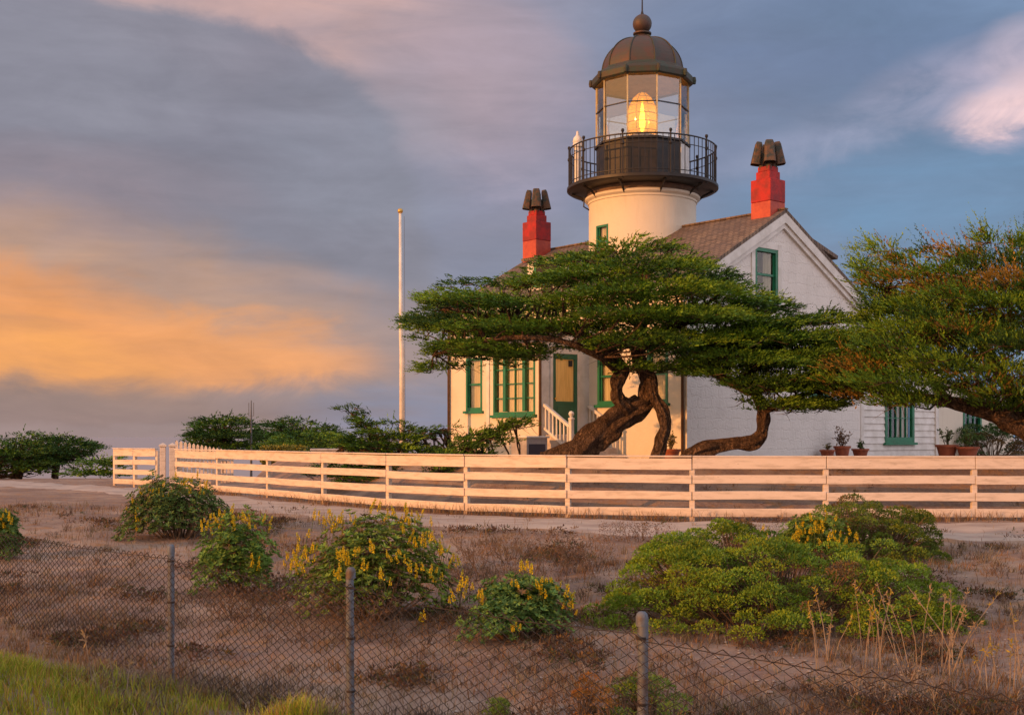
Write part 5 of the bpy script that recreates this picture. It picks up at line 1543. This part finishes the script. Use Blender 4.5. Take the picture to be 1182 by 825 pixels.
# ------------------------------------------------------------------ grass and litter (nobody could count it)
def blades(name, P0, h, w, lean, col, g, mat_, bend=.5):
    n = len(P0)
    a = g.uniform(0, 2 * np.pi, n)
    d = np.stack([np.cos(a), np.sin(a), np.zeros(n)], 1)
    s = np.stack([-np.sin(a), np.cos(a), np.zeros(n)], 1) * (w / 2)[:, None]
    l = lean[:, None] * d * h[:, None]
    m = P0 + l * .35 + np.array([0, 0, 1.0]) * (h * .55)[:, None]
    t = P0 + l + np.array([0, 0, 1.0]) * (h * (1 - bend * .3 * lean))[:, None]
    q1 = np.stack([P0 - s, P0 + s, m + s * .8, m - s * .8], 1)
    q2 = np.stack([m - s * .8, m + s * .8, t + s * .08, t - s * .08], 1)
    Q = np.concatenate([q1, q2]); C = np.concatenate([col, col])
    return link(name, quads_mesh(name, Q, C), mat_)
def scatter(n, fn, g):
    """fn(x,y)->probability"""
    out = []
    while len(out) < n:
        Y = 7.5 + 20 * g.random() ** 1.4; X = g.uniform(-.47, .47) * Y
        if g.random() < fn(X, Y): out.append((X, Y, terrain(X, Y)))
    return np.array(out)
def road_gap(x, y):
    # less growth where the road runs
    best = 9
    for a, b in zip(fence_pts, fence_pts[1:]):
        ab = b - a; t = max(0, min(1, ((x - a.x) * ab.x + (y - a.y) * ab.y) / ab.length_squared))
        q = a + ab * t; best = min(best, math.hypot(x - q.x, y - q.y))
    return best
def beyond(x, y): return (x - FL0.x) * FLN.x + (y - FL0.y) * FLN.y
g = np.random.default_rng(77)
def f_dry(x, y):
    if beyond(x, y) < -1.5: return 0
    rg = road_gap(x, y)
    v = .5 + .9 * noise.noise(Vector((x * .55, y * .55, 2))) + .5 * noise.noise(Vector((x * 2.1, y * 2.1, 4)))
    if rg < 2.6: v *= (.9 if rg < .45 else .12)
    return max(.03, min(1, v))
p0 = scatter(34000, f_dry, g); n = len(p0)
pal = np.array([[.30, .19, .10], [.24, .13, .07], [.20, .115, .085], [.34, .25, .16], [.17, .12, .06], [.27, .13, .05]])
tag(blades('dry_grass', p0, g.uniform(.03, .13, n) * (1 + (g.random(n) < .06) * 1.2), g.uniform(.004, .009, n), g.uniform(.2, 1.3, n), pal[g.integers(0, 6, n)] * g.uniform(.7, 1.2, (n, 1)), g, M['blade']), 'thin dry straw coloured grass over the bare soil', 'grass', kind='stuff')
def f_weed(x, y):
    if beyond(x, y) < -.2: return 0
    v = noise.noise(Vector((x * .8 + 9, y * .8, 2))) * 2 - .35
    if road_gap(x, y) < 2.7: v *= .15
    return max(.0, min(1, v))
def f_scrub(x, y):
    if beyond(x, y) < -1.5: return 0
    v = .42 + 1.5 * noise.noise(Vector((x * .42 + 3, y * .6, 8))) + .7 * noise.noise(Vector((x * 1.6, y * 1.6, 6)))
    rg = road_gap(x, y)
    if rg < 2.9: v *= .06
    if y > 17 and x < -3: v *= .45
    return max(.015, min(1, v))
p0 = scatter(5200, f_scrub, g)
nb = 11
base_ = np.repeat(p0, nb, 0) + np.concatenate([g.normal(size=(len(p0) * nb, 2)) * .045, np.zeros((len(p0) * nb, 1))], 1)
pal2 = np.array([[.14, .09, .075], [.20, .12, .075], [.11, .08, .07], [.29, .15, .06], [.17, .13, .075], [.32, .24, .16]])
cc_ = np.repeat(pal2[g.integers(0, 6, len(p0))], nb, 0) * g.uniform(.6, 1.3, (len(base_), 1))
hh_ = np.repeat(g.uniform(.05, .19, len(p0)), nb) * g.uniform(.5, 1.2, len(base_))
tag(blades('dead_scrub', base_, hh_, g.uniform(.004, .010, len(base_)), g.uniform(.4, 1.6, len(base_)), cc_, g, M['blade']), 'brown and purple grey dead scrub matted over the soil', 'ground cover', kind='stuff')
p0 = scatter(4200, f_weed, g); 
Q, C = [], []
for p_ in p0:
    q, c = tuft(p_ + np.array([0, 0, .02]), (0, 0, 1), 12, .06, .05, .016, np.array([[.07, .085, .04], [.12, .08, .045], [.075, .045, .038], [.20, .11, .04], [.09, .05, .04], [.12, .06, .04]][g.integers(0, 6)]), g)
    Q.append(q); C.append(c)
tag(link('ground_weeds', quads_mesh('ground_weeds', np.concatenate(Q), np.concatenate(C)), M['blade']), 'small olive and brown weeds creeping on the soil', 'ground cover', kind='stuff')
# grass on the near bank
def near_grass():
    out = []
    while len(out) < 34000:
        Y = g.uniform(5.0, 10.5); X = g.uniform(-5.2, .2)
        if beyond(X, Y) > -.05: continue
        a = math.exp(-(((X + 4.1) / 1.5) ** 2 + ((Y - 8.3) / 1.7) ** 2)); b_ = math.exp(-(((X + 1.35) / .6) ** 2 + ((Y - 7.5) / .8) ** 2))
        if g.random() < max(a, b_) * (.62 + 1.1 * noise.noise(Vector((X * 2.2, Y * 2.2, 1)))): out.append((X, Y, terrain(X, Y)))
    p0 = np.array(out); n = len(p0)
    pal = np.array([[.36, .37, .03], [.24, .31, .03], [.46, .39, .05], [.42, .23, .07], [.26, .31, .03]])
    clump = np.array([.75 + .5 * noise.noise(Vector((x * 4, y * 4, 2))) for x, y, z in out])
    tag(blades('green_grass', p0, g.uniform(.05, .17, n) * clump * 1.2, g.uniform(.004, .008, n), g.uniform(.1, .9, n), pal[g.integers(0, 5, n)] * g.uniform(.7, 1.2, (n, 1)), g, M['blade']), 'lush yellow green grass on the near bank', 'grass', kind='stuff')
near_grass()
# tufts along the foot of the white fence
def fence_tufts():
    out = []
    for a, b in zip(fence_pts, fence_pts[1:]):
        m = 420
        for _ in range(m):
            t = g.random(); q = a.lerp(b, t)
            if noise.noise(Vector((q.x * 1.1, q.y, 3))) + g.random() * .5 < .2: continue
            out.append((q.x + g.normal() * .12, q.y - .12 + g.normal() * .12, terrain(q.x, q.y)))
    p0 = np.array(out); n = len(p0)
    tag(blades('fence_grass', p0, g.uniform(.05, .28, n), g.uniform(.006, .012, n), g.uniform(.2, 1.0, n), pal[g.integers(0, 6, n)] * g.uniform(.7, 1.3, (n, 1)), g, M['blade']), 'dry weeds along the foot of the white fence', 'grass', kind='stuff')
fence_tufts()
# pebbles
def pebbles():
    mb = MB(); rr = random.Random(9)
    ico = [(0, 0, 1), (.9, 0, .3), (.28, .85, .3), (-.72, .53, .3), (-.72, -.53, .3), (.28, -.85, .3), (0, 0, -.4)]
    fc = [(0, 1, 2), (0, 2, 3), (0, 3, 4), (0, 4, 5), (0, 5, 1), (6, 2, 1), (6, 3, 2), (6, 4, 3), (6, 5, 4), (6, 1, 5)]
    k = 0
    while k < 2600:
        Y = 8.5 + 16 * rr.random() ** 1.3; X = rr.uniform(-.47, .47) * Y
        if beyond(X, Y) < 0: continue
        k += 1
        s = rr.uniform(.008, .03) * (1.6 if rr.random() < .05 else 1); a = rr.uniform(0, 6.28); z = terrain(X, Y)
        mb.add([(X + s * (p[0] * math.cos(a) - p[1] * math.sin(a)) * rr.uniform(.8, 1.3), Y + s * (p[0] * math.sin(a) + p[1] * math.cos(a)), z + s * p[2] * .6) for p in ico], fc)
    tag(mb.build('pebbles', M['rock']), 'scattered pebbles on the bare soil', 'pebbles', kind='stuff')
pebbles()
